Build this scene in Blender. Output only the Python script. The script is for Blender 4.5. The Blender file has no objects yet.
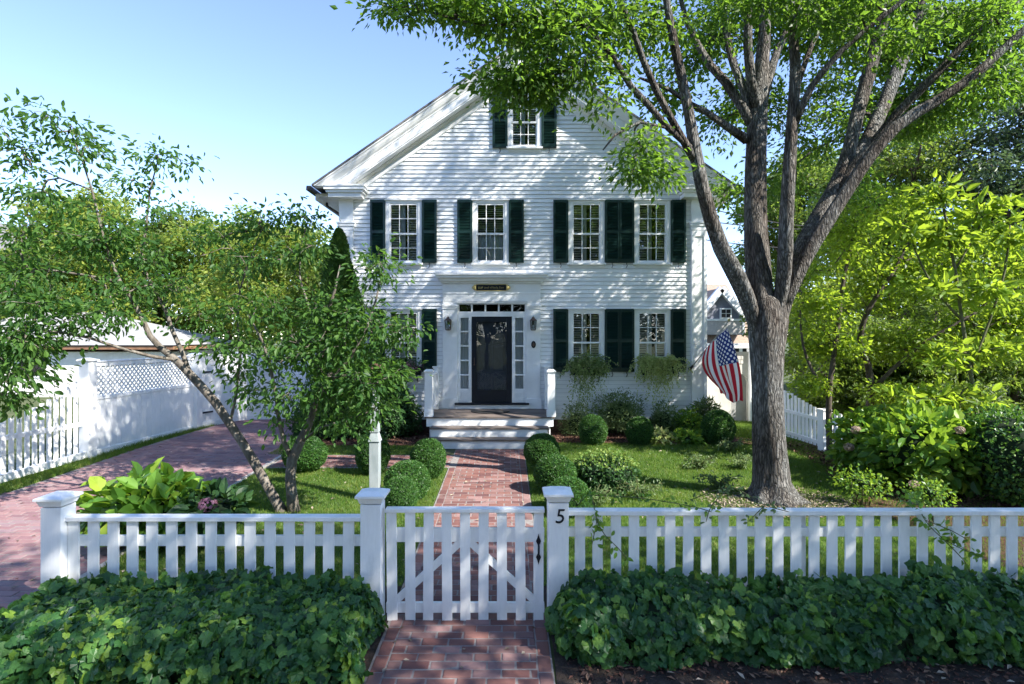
SUNV = (.66, -.40, .68); SUNE = 3.4; SKYS = .13; EXPO = 2.0
import bpy, math, random
import numpy as np
from mathutils import Vector, Matrix
random.seed(7); RNG = np.random.default_rng(7)
D = bpy.data; SC = bpy.context.scene; COL = SC.collection
R = math.radians
CZ, F = 2.5, 568.9
def P(px, py, Y): return Vector(((px-507)/F*Y, Y, CZ-(py-335)/F*Y))
def tz(x, y):
    return 0.03*(min(max(y, 5.0), 12.0)-5.0)
def G(px, py):
    Y = 8.0
    for _ in range(60):
        Y = 0.5*Y + 0.5*(CZ-tz(0, Y))*F/(py-335)
    return Vector(((px-507)/F*Y, Y, tz(0, Y)))

# ------------------------------------------------------------------ materials
def nmat(name):
    m = D.materials.new(name); m.use_nodes = True
    nt = m.node_tree; nt.nodes.clear()
    out = nt.nodes.new('ShaderNodeOutputMaterial')
    return m, nt, out
def N(nt, t, **kw):
    n = nt.nodes.new(t)
    for k, v in kw.items():
        if k.startswith('i_'):
            key = k[2:]
            n.inputs[int(key) if key.isdigit() else key.replace('_', ' ')].default_value = v
        else: setattr(n, k, v)
    return n
def ramp(nt, stops):
    r = nt.nodes.new('ShaderNodeValToRGB'); e = r.color_ramp.elements
    while len(e) > 1: e.remove(e[-1])
    e[0].position = stops[0][0]; e[0].color = (*stops[0][1], 1)
    for p, c in stops[1:]:
        x = e.new(p); x.color = (*c, 1)
    return r
def surf(name, stops, rough=0.6, scale=4, detail=6, stretch=(1, 1, 1), bump=0.0, bscale=None, spec=0.4, island=0.0, coord='Object', bdist=0.01):
    m, nt, out = nmat(name); L = nt.links.new
    tc = N(nt, 'ShaderNodeTexCoord'); mp = N(nt, 'ShaderNodeMapping'); mp.inputs['Scale'].default_value = stretch
    L(tc.outputs[coord], mp.inputs[0])
    no = N(nt, 'ShaderNodeTexNoise', i_Scale=scale, i_Detail=detail, i_Roughness=0.6); L(mp.outputs[0], no.inputs['Vector'])
    rp = ramp(nt, stops)
    if island:
        g = N(nt, 'ShaderNodeNewGeometry')
        mx = N(nt, 'ShaderNodeMix'); mx.inputs[0].default_value = island
        L(no.outputs[0], mx.inputs[2]); L(g.outputs['Random Per Island'], mx.inputs[3]); L(mx.outputs[0], rp.inputs[0])
    else: L(no.outputs[0], rp.inputs[0])
    b = N(nt, 'ShaderNodeBsdfPrincipled', i_Roughness=rough); b.inputs['Specular IOR Level'].default_value = spec
    L(rp.outputs[0], b.inputs['Base Color']); L(b.outputs[0], out.inputs[0])
    if bump:
        n2 = N(nt, 'ShaderNodeTexNoise', i_Scale=bscale or scale*6, i_Detail=8.0, i_Roughness=0.65); L(mp.outputs[0], n2.inputs['Vector'])
        bp = N(nt, 'ShaderNodeBump', i_Strength=bump, i_Distance=bdist); L(n2.outputs[0], bp.inputs['Height']); L(bp.outputs[0], b.inputs['Normal'])
    return m
def leafmat(name, cols, trans, rough=0.45, tfac=0.4, spec=0.35, cscale=1.2):
    m, nt, out = nmat(name); L = nt.links.new
    at = N(nt, 'ShaderNodeAttribute', attribute_name='rnd')
    tc = N(nt, 'ShaderNodeTexCoord'); no = N(nt, 'ShaderNodeTexNoise', i_Scale=cscale, i_Detail=2.0); L(tc.outputs['Object'], no.inputs['Vector'])
    mx = N(nt, 'ShaderNodeMix'); mx.inputs[0].default_value = 0.4
    L(at.outputs['Fac'], mx.inputs[2]); L(no.outputs[0], mx.inputs[3])
    k = len(cols)-1
    rp = ramp(nt, [(0.12+0.76*i/k, c) for i, c in enumerate(cols)]); L(mx.outputs[0], rp.inputs[0])
    b = N(nt, 'ShaderNodeBsdfPrincipled', i_Roughness=rough); b.inputs['Specular IOR Level'].default_value = spec
    L(rp.outputs[0], b.inputs['Base Color'])
    rt = ramp(nt, [(0.15, tuple(0.6*v for v in trans)), (0.85, trans)]); L(mx.outputs[0], rt.inputs[0])
    t = N(nt, 'ShaderNodeBsdfTranslucent'); L(rt.outputs[0], t.inputs[0])
    ms = N(nt, 'ShaderNodeMixShader'); ms.inputs[0].default_value = tfac
    L(b.outputs[0], ms.inputs[1]); L(t.outputs[0], ms.inputs[2]); L(ms.outputs[0], out.inputs[0])
    return m
M = {}
M['white'] = surf('white_paint', [(0.3, (.72,.73,.73)), (0.65, (.82,.83,.83))], rough=.42, scale=3, bump=.08, bscale=60, bdist=.002)
def fencemat():
    m, nt, out = nmat('fence_paint'); L = nt.links.new
    tc = N(nt, 'ShaderNodeTexCoord'); mp = N(nt, 'ShaderNodeMapping'); mp.inputs['Scale'].default_value = (1,1,.12); L(tc.outputs['Object'], mp.inputs[0])
    g = N(nt, 'ShaderNodeTexNoise', i_Scale=70.0, i_Detail=6.0); L(mp.outputs[0], g.inputs['Vector'])
    d = N(nt, 'ShaderNodeTexNoise', i_Scale=4.0, i_Detail=8.0, i_Roughness=.7); L(tc.outputs['Object'], d.inputs['Vector'])
    sp = N(nt, 'ShaderNodeTexNoise', i_Scale=38.0, i_Detail=3.0, i_Roughness=.8); L(tc.outputs['Object'], sp.inputs['Vector'])
    c = ramp(nt, [(.3, (.76,.77,.76)), (.42, (.84,.845,.84)), (.7, (.88,.88,.875))]); L(d.outputs[0], c.inputs[0])
    s2 = ramp(nt, [(.22, (.5,.48,.42)), (.26, (1,1,1))]); L(sp.outputs[0], s2.inputs[0])
    g2 = ramp(nt, [(.3, (.95,.95,.95)), (.6, (1,1,1))]); L(g.outputs[0], g2.inputs[0])
    m1 = N(nt, 'ShaderNodeMix', data_type='RGBA', blend_type='MULTIPLY'); m1.inputs[0].default_value = 1; L(c.outputs[0], m1.inputs[6]); L(s2.outputs[0], m1.inputs[7])
    m2 = N(nt, 'ShaderNodeMix', data_type='RGBA', blend_type='MULTIPLY'); m2.inputs[0].default_value = 1; L(m1.outputs[2], m2.inputs[6]); L(g2.outputs[0], m2.inputs[7])
    b = N(nt, 'ShaderNodeBsdfPrincipled', i_Roughness=.5); b.inputs['Specular IOR Level'].default_value = .35; L(m2.outputs[2], b.inputs['Base Color']); L(b.outputs[0], out.inputs[0])
    bp = N(nt, 'ShaderNodeBump', i_Strength=.35, i_Distance=.002); L(g.outputs[0], bp.inputs['Height']); L(bp.outputs[0], b.inputs['Normal'])
    return m
M['fence'] = fencemat()
M['shadedpost'] = surf('shaded_post', [(.3, (.20,.24,.25)), (.6, (.33,.37,.39))], rough=.6, scale=7, stretch=(1,1,.3))  # white lamp post coloured grey, its shade put into the paint
M['siding'] = surf('siding_paint', [(0.3, (.73,.74,.75)), (0.65, (.83,.84,.85))], rough=.5, scale=2, stretch=(.6,1,2), bump=.1, bscale=40, bdist=.002)
M['lapshade'] = surf('lap_shadow_line', [(0.3, (.27,.28,.30)), (0.65, (.42,.43,.45))], rough=.7, scale=3)  # darker strip painted under each board lap to stand for its shadow
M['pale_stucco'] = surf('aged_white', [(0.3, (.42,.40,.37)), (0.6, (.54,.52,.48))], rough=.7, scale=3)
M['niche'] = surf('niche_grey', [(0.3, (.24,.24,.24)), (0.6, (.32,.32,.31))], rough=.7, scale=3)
M['cream'] = surf('weathered_white', [(0.3, (.6,.58,.52)), (0.6, (.76,.75,.7))], rough=.5, scale=3)
M['shutter'] = surf('shutter_green', [(0.3, (.004,.020,.018)), (0.7, (.007,.030,.025))], rough=.33, scale=8, spec=.5)
M['black'] = surf('black_paint', [(0.3, (.004,.007,.013)), (0.7, (.007,.012,.021))], rough=.4, scale=8, spec=.3)
M['door'] = surf('inner_door', [(0.3, (.04,.055,.10)), (0.7, (.065,.085,.15))], rough=.4, scale=5)
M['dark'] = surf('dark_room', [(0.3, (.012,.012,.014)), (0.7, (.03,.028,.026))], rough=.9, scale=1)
M['blind'] = surf('slat_blind', [(0.3, (.5,.48,.42)), (0.7, (.65,.62,.55))], rough=.6, scale=8)
M['curtain'] = surf('curtain', [(0.3, (.5,.54,.6)), (0.7, (.7,.74,.8))], rough=.9, scale=14, stretch=(1,1,.05))
M['deck'] = surf('deck_boards', [(0.3, (.10,.08,.07)), (0.7, (.19,.155,.135))], rough=.6, scale=5, stretch=(.3,4,1), bump=.3, island=.4)
M['foundation'] = surf('foundation_brick', [(0.3, (.06,.035,.03)), (0.7, (.16,.08,.06))], rough=.8, scale=8, bump=.5)
M['roofing'] = surf('roof_shingle', [(0.3, (.10,.10,.10)), (0.7, (.2,.195,.19))], rough=.9, scale=14, bump=.5)
M['tanroof'] = surf('tan_shingle', [(0.3, (.22,.16,.12)), (0.7, (.38,.28,.22))], rough=.9, scale=12, bump=.5)
M['bluesh'] = surf('blue_shingle', [(0.3, (.12,.13,.17)), (0.7, (.22,.23,.27))], rough=.8, scale=9, stretch=(1,1,4))
M['greywall'] = surf('grey_shingle', [(0.3, (.3,.29,.28)), (0.7, (.48,.46,.44))], rough=.8, scale=8, stretch=(1,1,4))
M['paleroof'] = surf('pale_roof', [(0.3, (.24,.24,.245)), (0.7, (.32,.32,.32))], rough=.8, scale=3)
M['brown'] = surf('brown_trim', [(0.3, (.16,.08,.045)), (0.7, (.3,.16,.09))], rough=.7, scale=5)
M['metal'] = surf('dark_metal', [(0.3, (.02,.018,.016)), (0.7, (.05,.04,.035))], rough=.45, scale=12)
M['copper'] = surf('lantern_copper', [(0.3, (.05,.03,.025)), (0.7, (.13,.075,.055))], rough=.4, scale=12)
M['gold'] = surf('gilding', [(0.3, (.4,.3,.1)), (0.7, (.6,.5,.2))], rough=.4, scale=12)
M['pole'] = surf('flag_pole', [(0.3, (.3,.28,.25)), (0.7, (.5,.48,.44))], rough=.4, scale=8)
M['mat'] = surf('door_mat', [(0.3, (.012,.012,.014)), (0.7, (.03,.03,.03))], rough=1, scale=60, bump=.6)
M['cable'] = surf('cable', [(0.3, (.02,.02,.02)), (0.7, (.03,.03,.03))], rough=.6)
BR = [(0.0, (.07,.036,.045)), (0.3, (.15,.066,.058)), (.5, (.20,.095,.08)), (.7, (.165,.095,.09)), (.85, (.27,.16,.15)), (1, (.10,.08,.10))]
M['brick'] = surf('path_brick', BR, rough=.75, scale=12, bump=.6, bscale=90, island=.7, bdist=.004)
BR2 = [(0.0, (.12,.07,.08)), (0.3, (.20,.11,.12)), (.55, (.26,.15,.15)), (.8, (.22,.15,.165)), (1, (.34,.22,.22))]
M['drivebrick'] = surf('drive_brick', BR2, rough=.75, scale=8, bump=.6, bscale=90, island=.6, bdist=.004)
M['mortar'] = surf('mortar', [(0.3, (.17,.15,.145)), (0.7, (.27,.245,.235))], rough=.95, scale=20, bump=.4)
M['granite'] = surf('granite', [(0.3, (.3,.29,.28)), (0.7, (.45,.43,.42))], rough=.8, scale=30, bump=.3)
M['earth'] = surf('earth', [(0.3, (.022,.016,.013)), (.55, (.05,.036,.028)), (0.75, (.10,.075,.06))], rough=1, scale=9, bump=1, bscale=50, bdist=.03)
M['mulch'] = surf('mulch', [(0.3, (.035,.015,.010)), (.55, (.09,.037,.024)), (0.75, (.15,.07,.045))], rough=1, scale=22, bump=1, bscale=70, bdist=.03)
M['chip'] = surf('mulch_chip', [(0.1, (.035,.016,.012)), (.5, (.11,.05,.035)), (0.9, (.24,.15,.10))], rough=1, scale=5, island=.8)
M['ground'] = surf('ground', [(0.3, (.035,.05,.015)), (.5, (.06,.08,.025)), (0.75, (.10,.10,.05))], rough=1, scale=1.2, bump=.6, bscale=30)
M['turf'] = surf('turf', [(0.3, (.04,.085,.015)), (.5, (.07,.13,.025)), (.66, (.13,.17,.04)), (0.8, (.2,.17,.07))], rough=1, scale=2.2, bump=1, bscale=60, bdist=.02)
M['asphalt'] = surf('asphalt', [(0.3, (.04,.04,.042)), (0.7, (.06,.06,.06))], rough=.9, scale=30, bump=.4)
def barkmat(name):
    m, nt, out = nmat(name); L = nt.links.new
    tc = N(nt, 'ShaderNodeTexCoord')
    def mp(sc):
        q = N(nt, 'ShaderNodeMapping'); q.inputs['Scale'].default_value = sc; L(tc.outputs['Object'], q.inputs[0]); return q.outputs[0]
    w = N(nt, 'ShaderNodeTexNoise', i_Scale=6.0, i_Detail=4.0); L(mp((1,1,.5)), w.inputs['Vector'])
    ad = N(nt, 'ShaderNodeVectorMath', operation='MULTIPLY_ADD'); L(w.outputs['Color'], ad.inputs[0]); ad.inputs[1].default_value = (.09,.09,.09); L(mp((1,1,.17)), ad.inputs[2])
    v = N(nt, 'ShaderNodeTexVoronoi', feature='DISTANCE_TO_EDGE', i_Scale=30.0); L(ad.outputs[0], v.inputs['Vector'])
    n1 = N(nt, 'ShaderNodeTexNoise', i_Scale=22.0, i_Detail=9.0, i_Roughness=.7); L(mp((1,1,.3)), n1.inputs['Vector'])
    n2 = N(nt, 'ShaderNodeTexNoise', i_Scale=2.6, i_Detail=6.0); L(mp((1,1,.35)), n2.inputs['Vector'])
    cr = ramp(nt, [(0, (.2,.2,.2)), (.22, (1,1,1))]); L(v.outputs[0], cr.inputs[0])
    c1 = ramp(nt, [(.3, (.085,.075,.068)), (.5, (.185,.178,.168)), (.70, (.40,.39,.375))]); L(n1.outputs[0], c1.inputs[0])
    c2 = ramp(nt, [(.38, (.42,.33,.27)), (.47, (.8,.74,.68)), (.6, (1.0,1.03,1.03))]); L(n2.outputs[0], c2.inputs[0])
    m1 = N(nt, 'ShaderNodeMix', data_type='RGBA', blend_type='MULTIPLY'); m1.inputs[0].default_value = .75; L(c1.outputs[0], m1.inputs[6]); L(cr.outputs[0], m1.inputs[7])
    m2 = N(nt, 'ShaderNodeMix', data_type='RGBA', blend_type='MULTIPLY'); m2.inputs[0].default_value = .8; L(m1.outputs[2], m2.inputs[6]); L(c2.outputs[0], m2.inputs[7])
    b = N(nt, 'ShaderNodeBsdfPrincipled', i_Roughness=.95); b.inputs['Specular IOR Level'].default_value = .15; L(m2.outputs[2], b.inputs['Base Color']); L(b.outputs[0], out.inputs[0])
    h = N(nt, 'ShaderNodeMath', operation='MULTIPLY_ADD'); L(cr.outputs[0], h.inputs[0]); h.inputs[1].default_value = .6; L(n1.outputs[0], h.inputs[2])
    bp = N(nt, 'ShaderNodeBump', i_Strength=1.0, i_Distance=.04); L(h.outputs[0], bp.inputs['Height']); L(bp.outputs[0], b.inputs['Normal'])
    return m
M['barkmain'] = barkmat('bark_grey')
M['barkdog'] = surf('bark_dogwood', [(0.25, (.06,.05,.04)), (.5, (.14,.12,.10)), (0.75, (.27,.25,.22))], rough=.9, scale=16, stretch=(1,1,.4), bump=.8, bdist=.02)
M['barkdark'] = surf('bark_dark', [(0.25, (.03,.024,.018)), (0.75, (.12,.095,.075))], rough=.95, scale=10, stretch=(1,1,.3), bump=.8, bdist=.02)
M['stem'] = surf('green_stem', [(0.25, (.05,.07,.02)), (0.75, (.12,.11,.05))], rough=.8, scale=10)
M['leafmain'] = leafmat('leaf_elm', [(.024,.06,.012),(.045,.10,.018),(.085,.155,.026)], (.29,.51,.045), tfac=.47)
M['leafdog'] = leafmat('leaf_dogwood', [(.020,.062,.019),(.044,.110,.025),(.10,.19,.035)], (.20,.40,.05), tfac=.42, rough=.5, spec=.25)
M['leafmaple'] = leafmat('leaf_bright', [(.025,.07,.010),(.07,.15,.016),(.17,.25,.022)], (.50,.68,.05), tfac=.55)
M['leafbig'] = leafmat('leaf_large', [(.07,.14,.015),(.11,.2,.02),(.16,.26,.03)], (.5,.68,.05), tfac=.5)
M['leafbg'] = leafmat('leaf_far', [(.10,.17,.03),(.19,.27,.045),(.36,.38,.09)], (.55,.64,.10), tfac=.5, cscale=.5)
M['leafbgg'] = leafmat('leaf_far_green', [(.045,.085,.02),(.08,.13,.025),(.13,.18,.035)], (.34,.48,.06), tfac=.45, cscale=.5)
M['leafdarkbg'] = leafmat('leaf_far_dark', [(.035,.065,.03),(.06,.10,.05),(.10,.15,.075)], (.16,.26,.07), tfac=.25, cscale=.5)
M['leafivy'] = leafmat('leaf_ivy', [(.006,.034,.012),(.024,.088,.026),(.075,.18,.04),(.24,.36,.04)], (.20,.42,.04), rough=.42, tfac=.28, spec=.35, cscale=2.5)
M['leafbox'] = leafmat('leaf_box', [(.018,.065,.016),(.04,.115,.022),(.08,.17,.03)], (.16,.34,.04), rough=.4, tfac=.25, cscale=4)
M['leafconif'] = leafmat('leaf_conifer', [(.03,.085,.016),(.055,.13,.022),(.10,.19,.035)], (.14,.26,.04), tfac=.2)
M['leafhyd'] = leafmat('leaf_hydrangea', [(.03,.09,.018),(.06,.155,.025),(.13,.26,.035),(.32,.40,.05)], (.40,.62,.05), tfac=.4, rough=.4)
M['leafshade'] = leafmat('leaf_shade', [(.016,.052,.018),(.034,.09,.026),(.06,.13,.035)], (.10,.22,.03), tfac=.25, cscale=3)
M['leafgrey'] = leafmat('leaf_greygreen', [(.06,.11,.04),(.11,.17,.065),(.2,.26,.11)], (.34,.46,.14), tfac=.4, cscale=3)
M['leafvar'] = leafmat('leaf_lime', [(.22,.32,.07),(.42,.5,.15),(.72,.72,.42)], (.66,.7,.3), tfac=.45, cscale=5)
M['petalfade'] = leafmat('petal_faded', [(.24,.17,.14),(.38,.28,.23),(.5,.42,.33)], (.4,.3,.22), tfac=.3, rough=.7)
M['petalpink'] = leafmat('petal_pink', [(.30,.12,.2),(.45,.22,.32),(.6,.36,.42)], (.5,.25,.3), tfac=.3, rough=.7)
M['leaflime'] = leafmat('leaf_lime_tip', [(.07,.16,.03),(.13,.24,.045),(.28,.36,.09)], (.4,.52,.1), tfac=.4)
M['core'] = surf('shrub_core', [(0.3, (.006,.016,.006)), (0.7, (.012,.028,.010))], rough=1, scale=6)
def glass(name, tint=(.9,.94,.95), base=.13):
    m, nt, out = nmat(name); L = nt.links.new
    fr = N(nt, 'ShaderNodeFresnel', i_IOR=1.5)
    ad = N(nt, 'ShaderNodeMath', operation='MULTIPLY_ADD'); ad.inputs[1].default_value = 1.2; ad.inputs[2].default_value = base
    L(fr.outputs[0], ad.inputs[0])
    t = N(nt, 'ShaderNodeBsdfTransparent'); t.inputs[0].default_value = (*tint, 1)
    g = N(nt, 'ShaderNodeBsdfGlossy', i_Roughness=0.01)
    no = N(nt, 'ShaderNodeTexNoise', i_Scale=2.5, i_Detail=1.0); tc = N(nt, 'ShaderNodeTexCoord'); L(tc.outputs['Object'], no.inputs['Vector'])
    bp = N(nt, 'ShaderNodeBump', i_Strength=.25, i_Distance=.02); L(no.outputs[0], bp.inputs['Height']); L(bp.outputs[0], g.inputs['Normal'])
    ms = N(nt, 'ShaderNodeMixShader'); L(ad.outputs[0], ms.inputs[0]); L(t.outputs[0], ms.inputs[1]); L(g.outputs[0], ms.inputs[2])
    L(ms.outputs[0], out.inputs[0]); return m
M['glass'] = glass('window_glass'); M['doorglass'] = glass('door_glass', base=.0)
def flagmat():
    m, nt, out = nmat('flag_cloth'); L = nt.links.new
    uv = N(nt, 'ShaderNodeUVMap'); sp = N(nt, 'ShaderNodeSeparateXYZ'); L(uv.outputs[0], sp.inputs[0])
    def mth(op, a, b=None, c=None):
        n = N(nt, 'ShaderNodeMath', operation=op)
        for i, v in enumerate((a, b, c)):
            if v is None: continue
            if isinstance(v, (int, float)): n.inputs[i].default_value = v
            else: L(v, n.inputs[i])
        return n.outputs[0]
    U, V = sp.outputs[0], sp.outputs[1]      # U along fly 0..1, V down the hoist 0..1
    st = mth('LESS_THAN', mth('FRACT', mth('MULTIPLY', V, 6.5)), .5)
    can = mth('MULTIPLY', mth('LESS_THAN', U, .45), mth('LESS_THAN', V, 7/13))
    def dots(off):
        a = mth('SUBTRACT', mth('FRACT', mth('MULTIPLY_ADD', U, 5.7/.45, off+.05)), .5)
        b = mth('SUBTRACT', mth('FRACT', mth('MULTIPLY_ADD', V, 4.7*13/7, off+.05)), .5)
        return mth('LESS_THAN', mth('ADD', mth('MULTIPLY', a, a), mth('MULTIPLY', b, b)), .045)
    dd = mth('MAXIMUM', dots(0.1), dots(.6))
    m1 = N(nt, 'ShaderNodeMix', data_type='RGBA'); L(st, m1.inputs[0]); m1.inputs[6].default_value = (.8,.8,.8,1); m1.inputs[7].default_value = (.48,.012,.03,1)
    m2 = N(nt, 'ShaderNodeMix', data_type='RGBA'); L(dd, m2.inputs[0]); m2.inputs[6].default_value = (.012,.035,.2,1); m2.inputs[7].default_value = (.8,.8,.8,1)
    m3 = N(nt, 'ShaderNodeMix', data_type='RGBA'); L(can, m3.inputs[0]); L(m1.outputs[2], m3.inputs[6]); L(m2.outputs[2], m3.inputs[7])
    b = N(nt, 'ShaderNodeBsdfPrincipled', i_Roughness=.7); L(m3.outputs[2], b.inputs['Base Color'])
    t = N(nt, 'ShaderNodeBsdfTranslucent'); L(m3.outputs[2], t.inputs[0])
    ms = N(nt, 'ShaderNodeMixShader'); ms.inputs[0].default_value = .3; L(b.outputs[0], ms.inputs[1]); L(t.outputs[0], ms.inputs[2]); L(ms.outputs[0], out.inputs[0])
    return m
M['flag'] = flagmat()

# ------------------------------------------------------------------ objects
def tag(o, label=None, cat=None, group=None, kind=None):
    if label: o['label'] = label
    if cat: o['category'] = cat
    if group: o['group'] = group
    if kind: o['kind'] = kind
    return o
def empty(name, loc=(0,0,0), label=None, cat=None, group=None):
    o = D.objects.new(name, None); COL.objects.link(o); o.location = loc
    o.empty_display_size = .1
    return tag(o, label, cat, group)
def link(name, me, mat=None, parent=None, world=True):
    o = D.objects.new(name, me); COL.objects.link(o)
    if mat is not None and not me.materials:
        me.materials.append(M[mat] if isinstance(mat, str) else mat)
    if parent is not None:
        o.parent = parent
        if world: o.matrix_parent_inverse = parent_world(parent).inverted()
    return o
def parent_world(p):
    m = Matrix.Translation(p.location) @ p.rotation_euler.to_matrix().to_4x4()
    if p.parent is not None: m = parent_world(p.parent) @ p.matrix_parent_inverse @ m
    return m
class MB:
    def __init__(s): s.v = []; s.f = []; s.sm = []
    def box(s, x0, x1, y0, y1, z0, z1):
        n = len(s.v)
        s.v += [(x0,y0,z0),(x1,y0,z0),(x1,y1,z0),(x0,y1,z0),(x0,y0,z1),(x1,y0,z1),(x1,y1,z1),(x0,y1,z1)]
        for q in ((0,3,2,1),(4,5,6,7),(0,1,5,4),(1,2,6,5),(2,3,7,6),(3,0,4,7)): s.f.append(tuple(n+i for i in q)); s.sm.append(False)
        return s
    def frustum(s, cx, cy, z0, z1, a0, b0, a1, b1):
        n = len(s.v)
        s.v += [(cx-a0,cy-b0,z0),(cx+a0,cy-b0,z0),(cx+a0,cy+b0,z0),(cx-a0,cy+b0,z0),(cx-a1,cy-b1,z1),(cx+a1,cy-b1,z1),(cx+a1,cy+b1,z1),(cx-a1,cy+b1,z1)]
        for q in ((0,3,2,1),(4,5,6,7),(0,1,5,4),(1,2,6,5),(2,3,7,6),(3,0,4,7)): s.f.append(tuple(n+i for i in q)); s.sm.append(False)
        return s
    def bar(s, a, b, w, t, up=(0,0,1)):            # rectangular bar from a to b, w across, t thick along 'up' frame
        a = Vector(a); b = Vector(b); d = (b-a).normalized(); u = Vector(up); sdir = d.cross(u).normalized(); u2 = sdir.cross(d).normalized()
        n = len(s.v)
        for p in (a, b):
            for i, j in ((-1,-1),(1,-1),(1,1),(-1,1)): s.v.append(tuple(p + sdir*i*w/2 + u2*j*t/2))
        for q in ((0,1,2,3),(7,6,5,4),(0,4,5,1),(1,5,6,2),(2,6,7,3),(3,7,4,0)): s.f.append(tuple(n+i for i in q)); s.sm.append(False)
        return s
    def prism(s, pts, y0, y1):                     # pts in x,z extruded in y
        n = len(s.v); k = len(pts)
        s.v += [(x, y0, z) for x, z in pts] + [(x, y1, z) for x, z in pts]
        s.f.append(tuple(range(n, n+k))); s.f.append(tuple(range(n+2*k-1, n+k-1, -1))); s.sm += [False]*2
        for i in range(k):
            j = (i+1) % k; s.f.append((n+i, n+k+i, n+k+j, n+j)); s.sm.append(False)
        return s
    def tube(s, pts, rad, n=8, smooth=True, caps=True, rfun=None):
        pts = [Vector(p) for p in pts]; base = len(s.v); prev = None
        for i, p in enumerate(pts):
            d = (pts[min(i+1, len(pts)-1)] - pts[max(i-1, 0)])
            d = d.normalized() if d.length > 1e-9 else Vector((0,0,1))
            if prev is None: u = d.orthogonal().normalized()
            else:
                u = prev - d*prev.dot(d); u = u.normalized() if u.length > 1e-6 else d.orthogonal().normalized()
            prev = u; w = d.cross(u)
            r = rad[i] if hasattr(rad, '__len__') else rad
            for k in range(n):
                a = 2*math.pi*k/n; rr = r*(rfun(i, a) if rfun else 1)
                s.v.append(tuple(p + (u*math.cos(a) + w*math.sin(a))*rr))
        for i in range(len(pts)-1):
            for k in range(n):
                k2 = (k+1) % n
                s.f.append((base+i*n+k, base+i*n+k2, base+(i+1)*n+k2, base+(i+1)*n+k)); s.sm.append(smooth)
        if caps:
            s.f.append(tuple(base+k for k in range(n-1, -1, -1))); s.f.append(tuple(base+(len(pts)-1)*n+k for k in range(n))); s.sm += [False]*2
        return s
    def lathe(s, c, prof, n=16, smooth=True):
        return s.tube([(c[0], c[1], c[2]+z) for r, z in prof], [max(r, .0005) for r, z in prof], n, smooth)
    def quad(s, a, b, c, d):
        n = len(s.v); s.v += [tuple(a), tuple(b), tuple(c), tuple(d)]; s.f.append((n,n+1,n+2,n+3)); s.sm.append(False); return s
    def mesh(s, name):
        me = D.meshes.new(name); me.from_pydata(s.v, [], s.f)
        me.polygons.foreach_set('use_smooth', s.sm); me.update(); return me
    def build(s, name, mat, parent=None, bevel=0, label=None):
        o = link(name, s.mesh(name), mat, parent)
        if bevel:
            b = o.modifiers.new('bevel', 'BEVEL'); b.width = bevel; b.segments = 2; b.limit_method = 'ANGLE'; b.angle_limit = R(40)
        if label: o['label'] = label
        return o
def fastmesh(name, V, Fc, rnd=None, smooth=False):
    V = np.asarray(V, np.float32); Fc = np.asarray(Fc, np.int32); k = Fc.shape[1]
    me = D.meshes.new(name); me.vertices.add(len(V)); me.vertices.foreach_set('co', V.ravel())
    me.loops.add(Fc.size); me.loops.foreach_set('vertex_index', Fc.ravel())
    me.polygons.add(len(Fc)); me.polygons.foreach_set('loop_start', np.arange(0, Fc.size, k, dtype=np.int32))
    me.polygons.foreach_set('use_smooth', np.full(len(Fc), smooth))
    if rnd is not None:
        a = me.attributes.new('rnd', 'FLOAT', 'POINT'); a.data.foreach_set('value', np.asarray(rnd, np.float32))
    me.update(calc_edges=True); return me
# leaf templates: (verts, tris), x across, y along, z up
T_RH = (np.array([(0,0,0),(.5,.42,.10),(0,1,-.06),(-.5,.42,.10)], float), np.array([(0,1,2),(0,2,3)]))
T_OV = (np.array([(0,0,0),(.34,.18,.07),(.5,.45,.10),(.3,.8,.04),(0,1,-.1),(-.3,.8,.04),(-.5,.45,.10),(-.34,.18,.07),(0,.45,0)], float),
        np.array([(8,0,1),(8,1,2),(8,2,3),(8,3,4),(8,4,5),(8,5,6),(8,6,7),(8,7,0)]))
T_IVY = (np.array([(0,.12,0),(.28,-.05,.02),(.5,.2,-.03),(.43,.40,.03),(.40,.66,-.03),(.22,.76,.03),(0,.98,-.08),(-.22,.76,.03),(-.40,.66,-.03),(-.43,.40,.03),(-.5,.2,-.03),(-.28,-.05,.02),(0,.45,.05)], float),
         np.array([(12,i,(i+1)%12) for i in range(12)]))
T_BL = (np.array([(-.5,0,0),(.5,0,0),(0,1,0)], float), np.array([(0,1,2)]))
def unit(a): return a/np.maximum(np.linalg.norm(a, axis=1, keepdims=True), 1e-9)
def leafmesh(name, pos, axis, nrm, length, width, T=T_RH, rnd=None):
    pos = np.asarray(pos, float); n = len(pos)
    ax = unit(np.asarray(axis, float)); nr = np.asarray(nrm, float)
    xd = unit(np.cross(ax, nr)); zd = np.cross(xd, ax)
    length = np.broadcast_to(length, (n,)); width = np.broadcast_to(width, (n,))
    tv, tf = T; K = len(tv)
    V = (pos[:,None,:] + ax[:,None,:]*(tv[None,:,1,None]*length[:,None,None]) + xd[:,None,:]*(tv[None,:,0,None]*width[:,None,None]) + zd[:,None,:]*(tv[None,:,2,None]*length[:,None,None]))
    Fc = (tf[None] + (np.arange(n)*K)[:,None,None]).reshape(-1, 3)
    if rnd is None: rnd = RNG.random(n)
    return fastmesh(name, V.reshape(-1,3), Fc, np.repeat(rnd, K))
def copytree(o, parent=None):
    c = o.copy(); COL.objects.link(c)
    if parent is not None: c.parent = parent; c.matrix_parent_inverse = o.matrix_parent_inverse.copy()
    for ch in list(o.children): copytree(ch, c)
    return c

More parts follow.
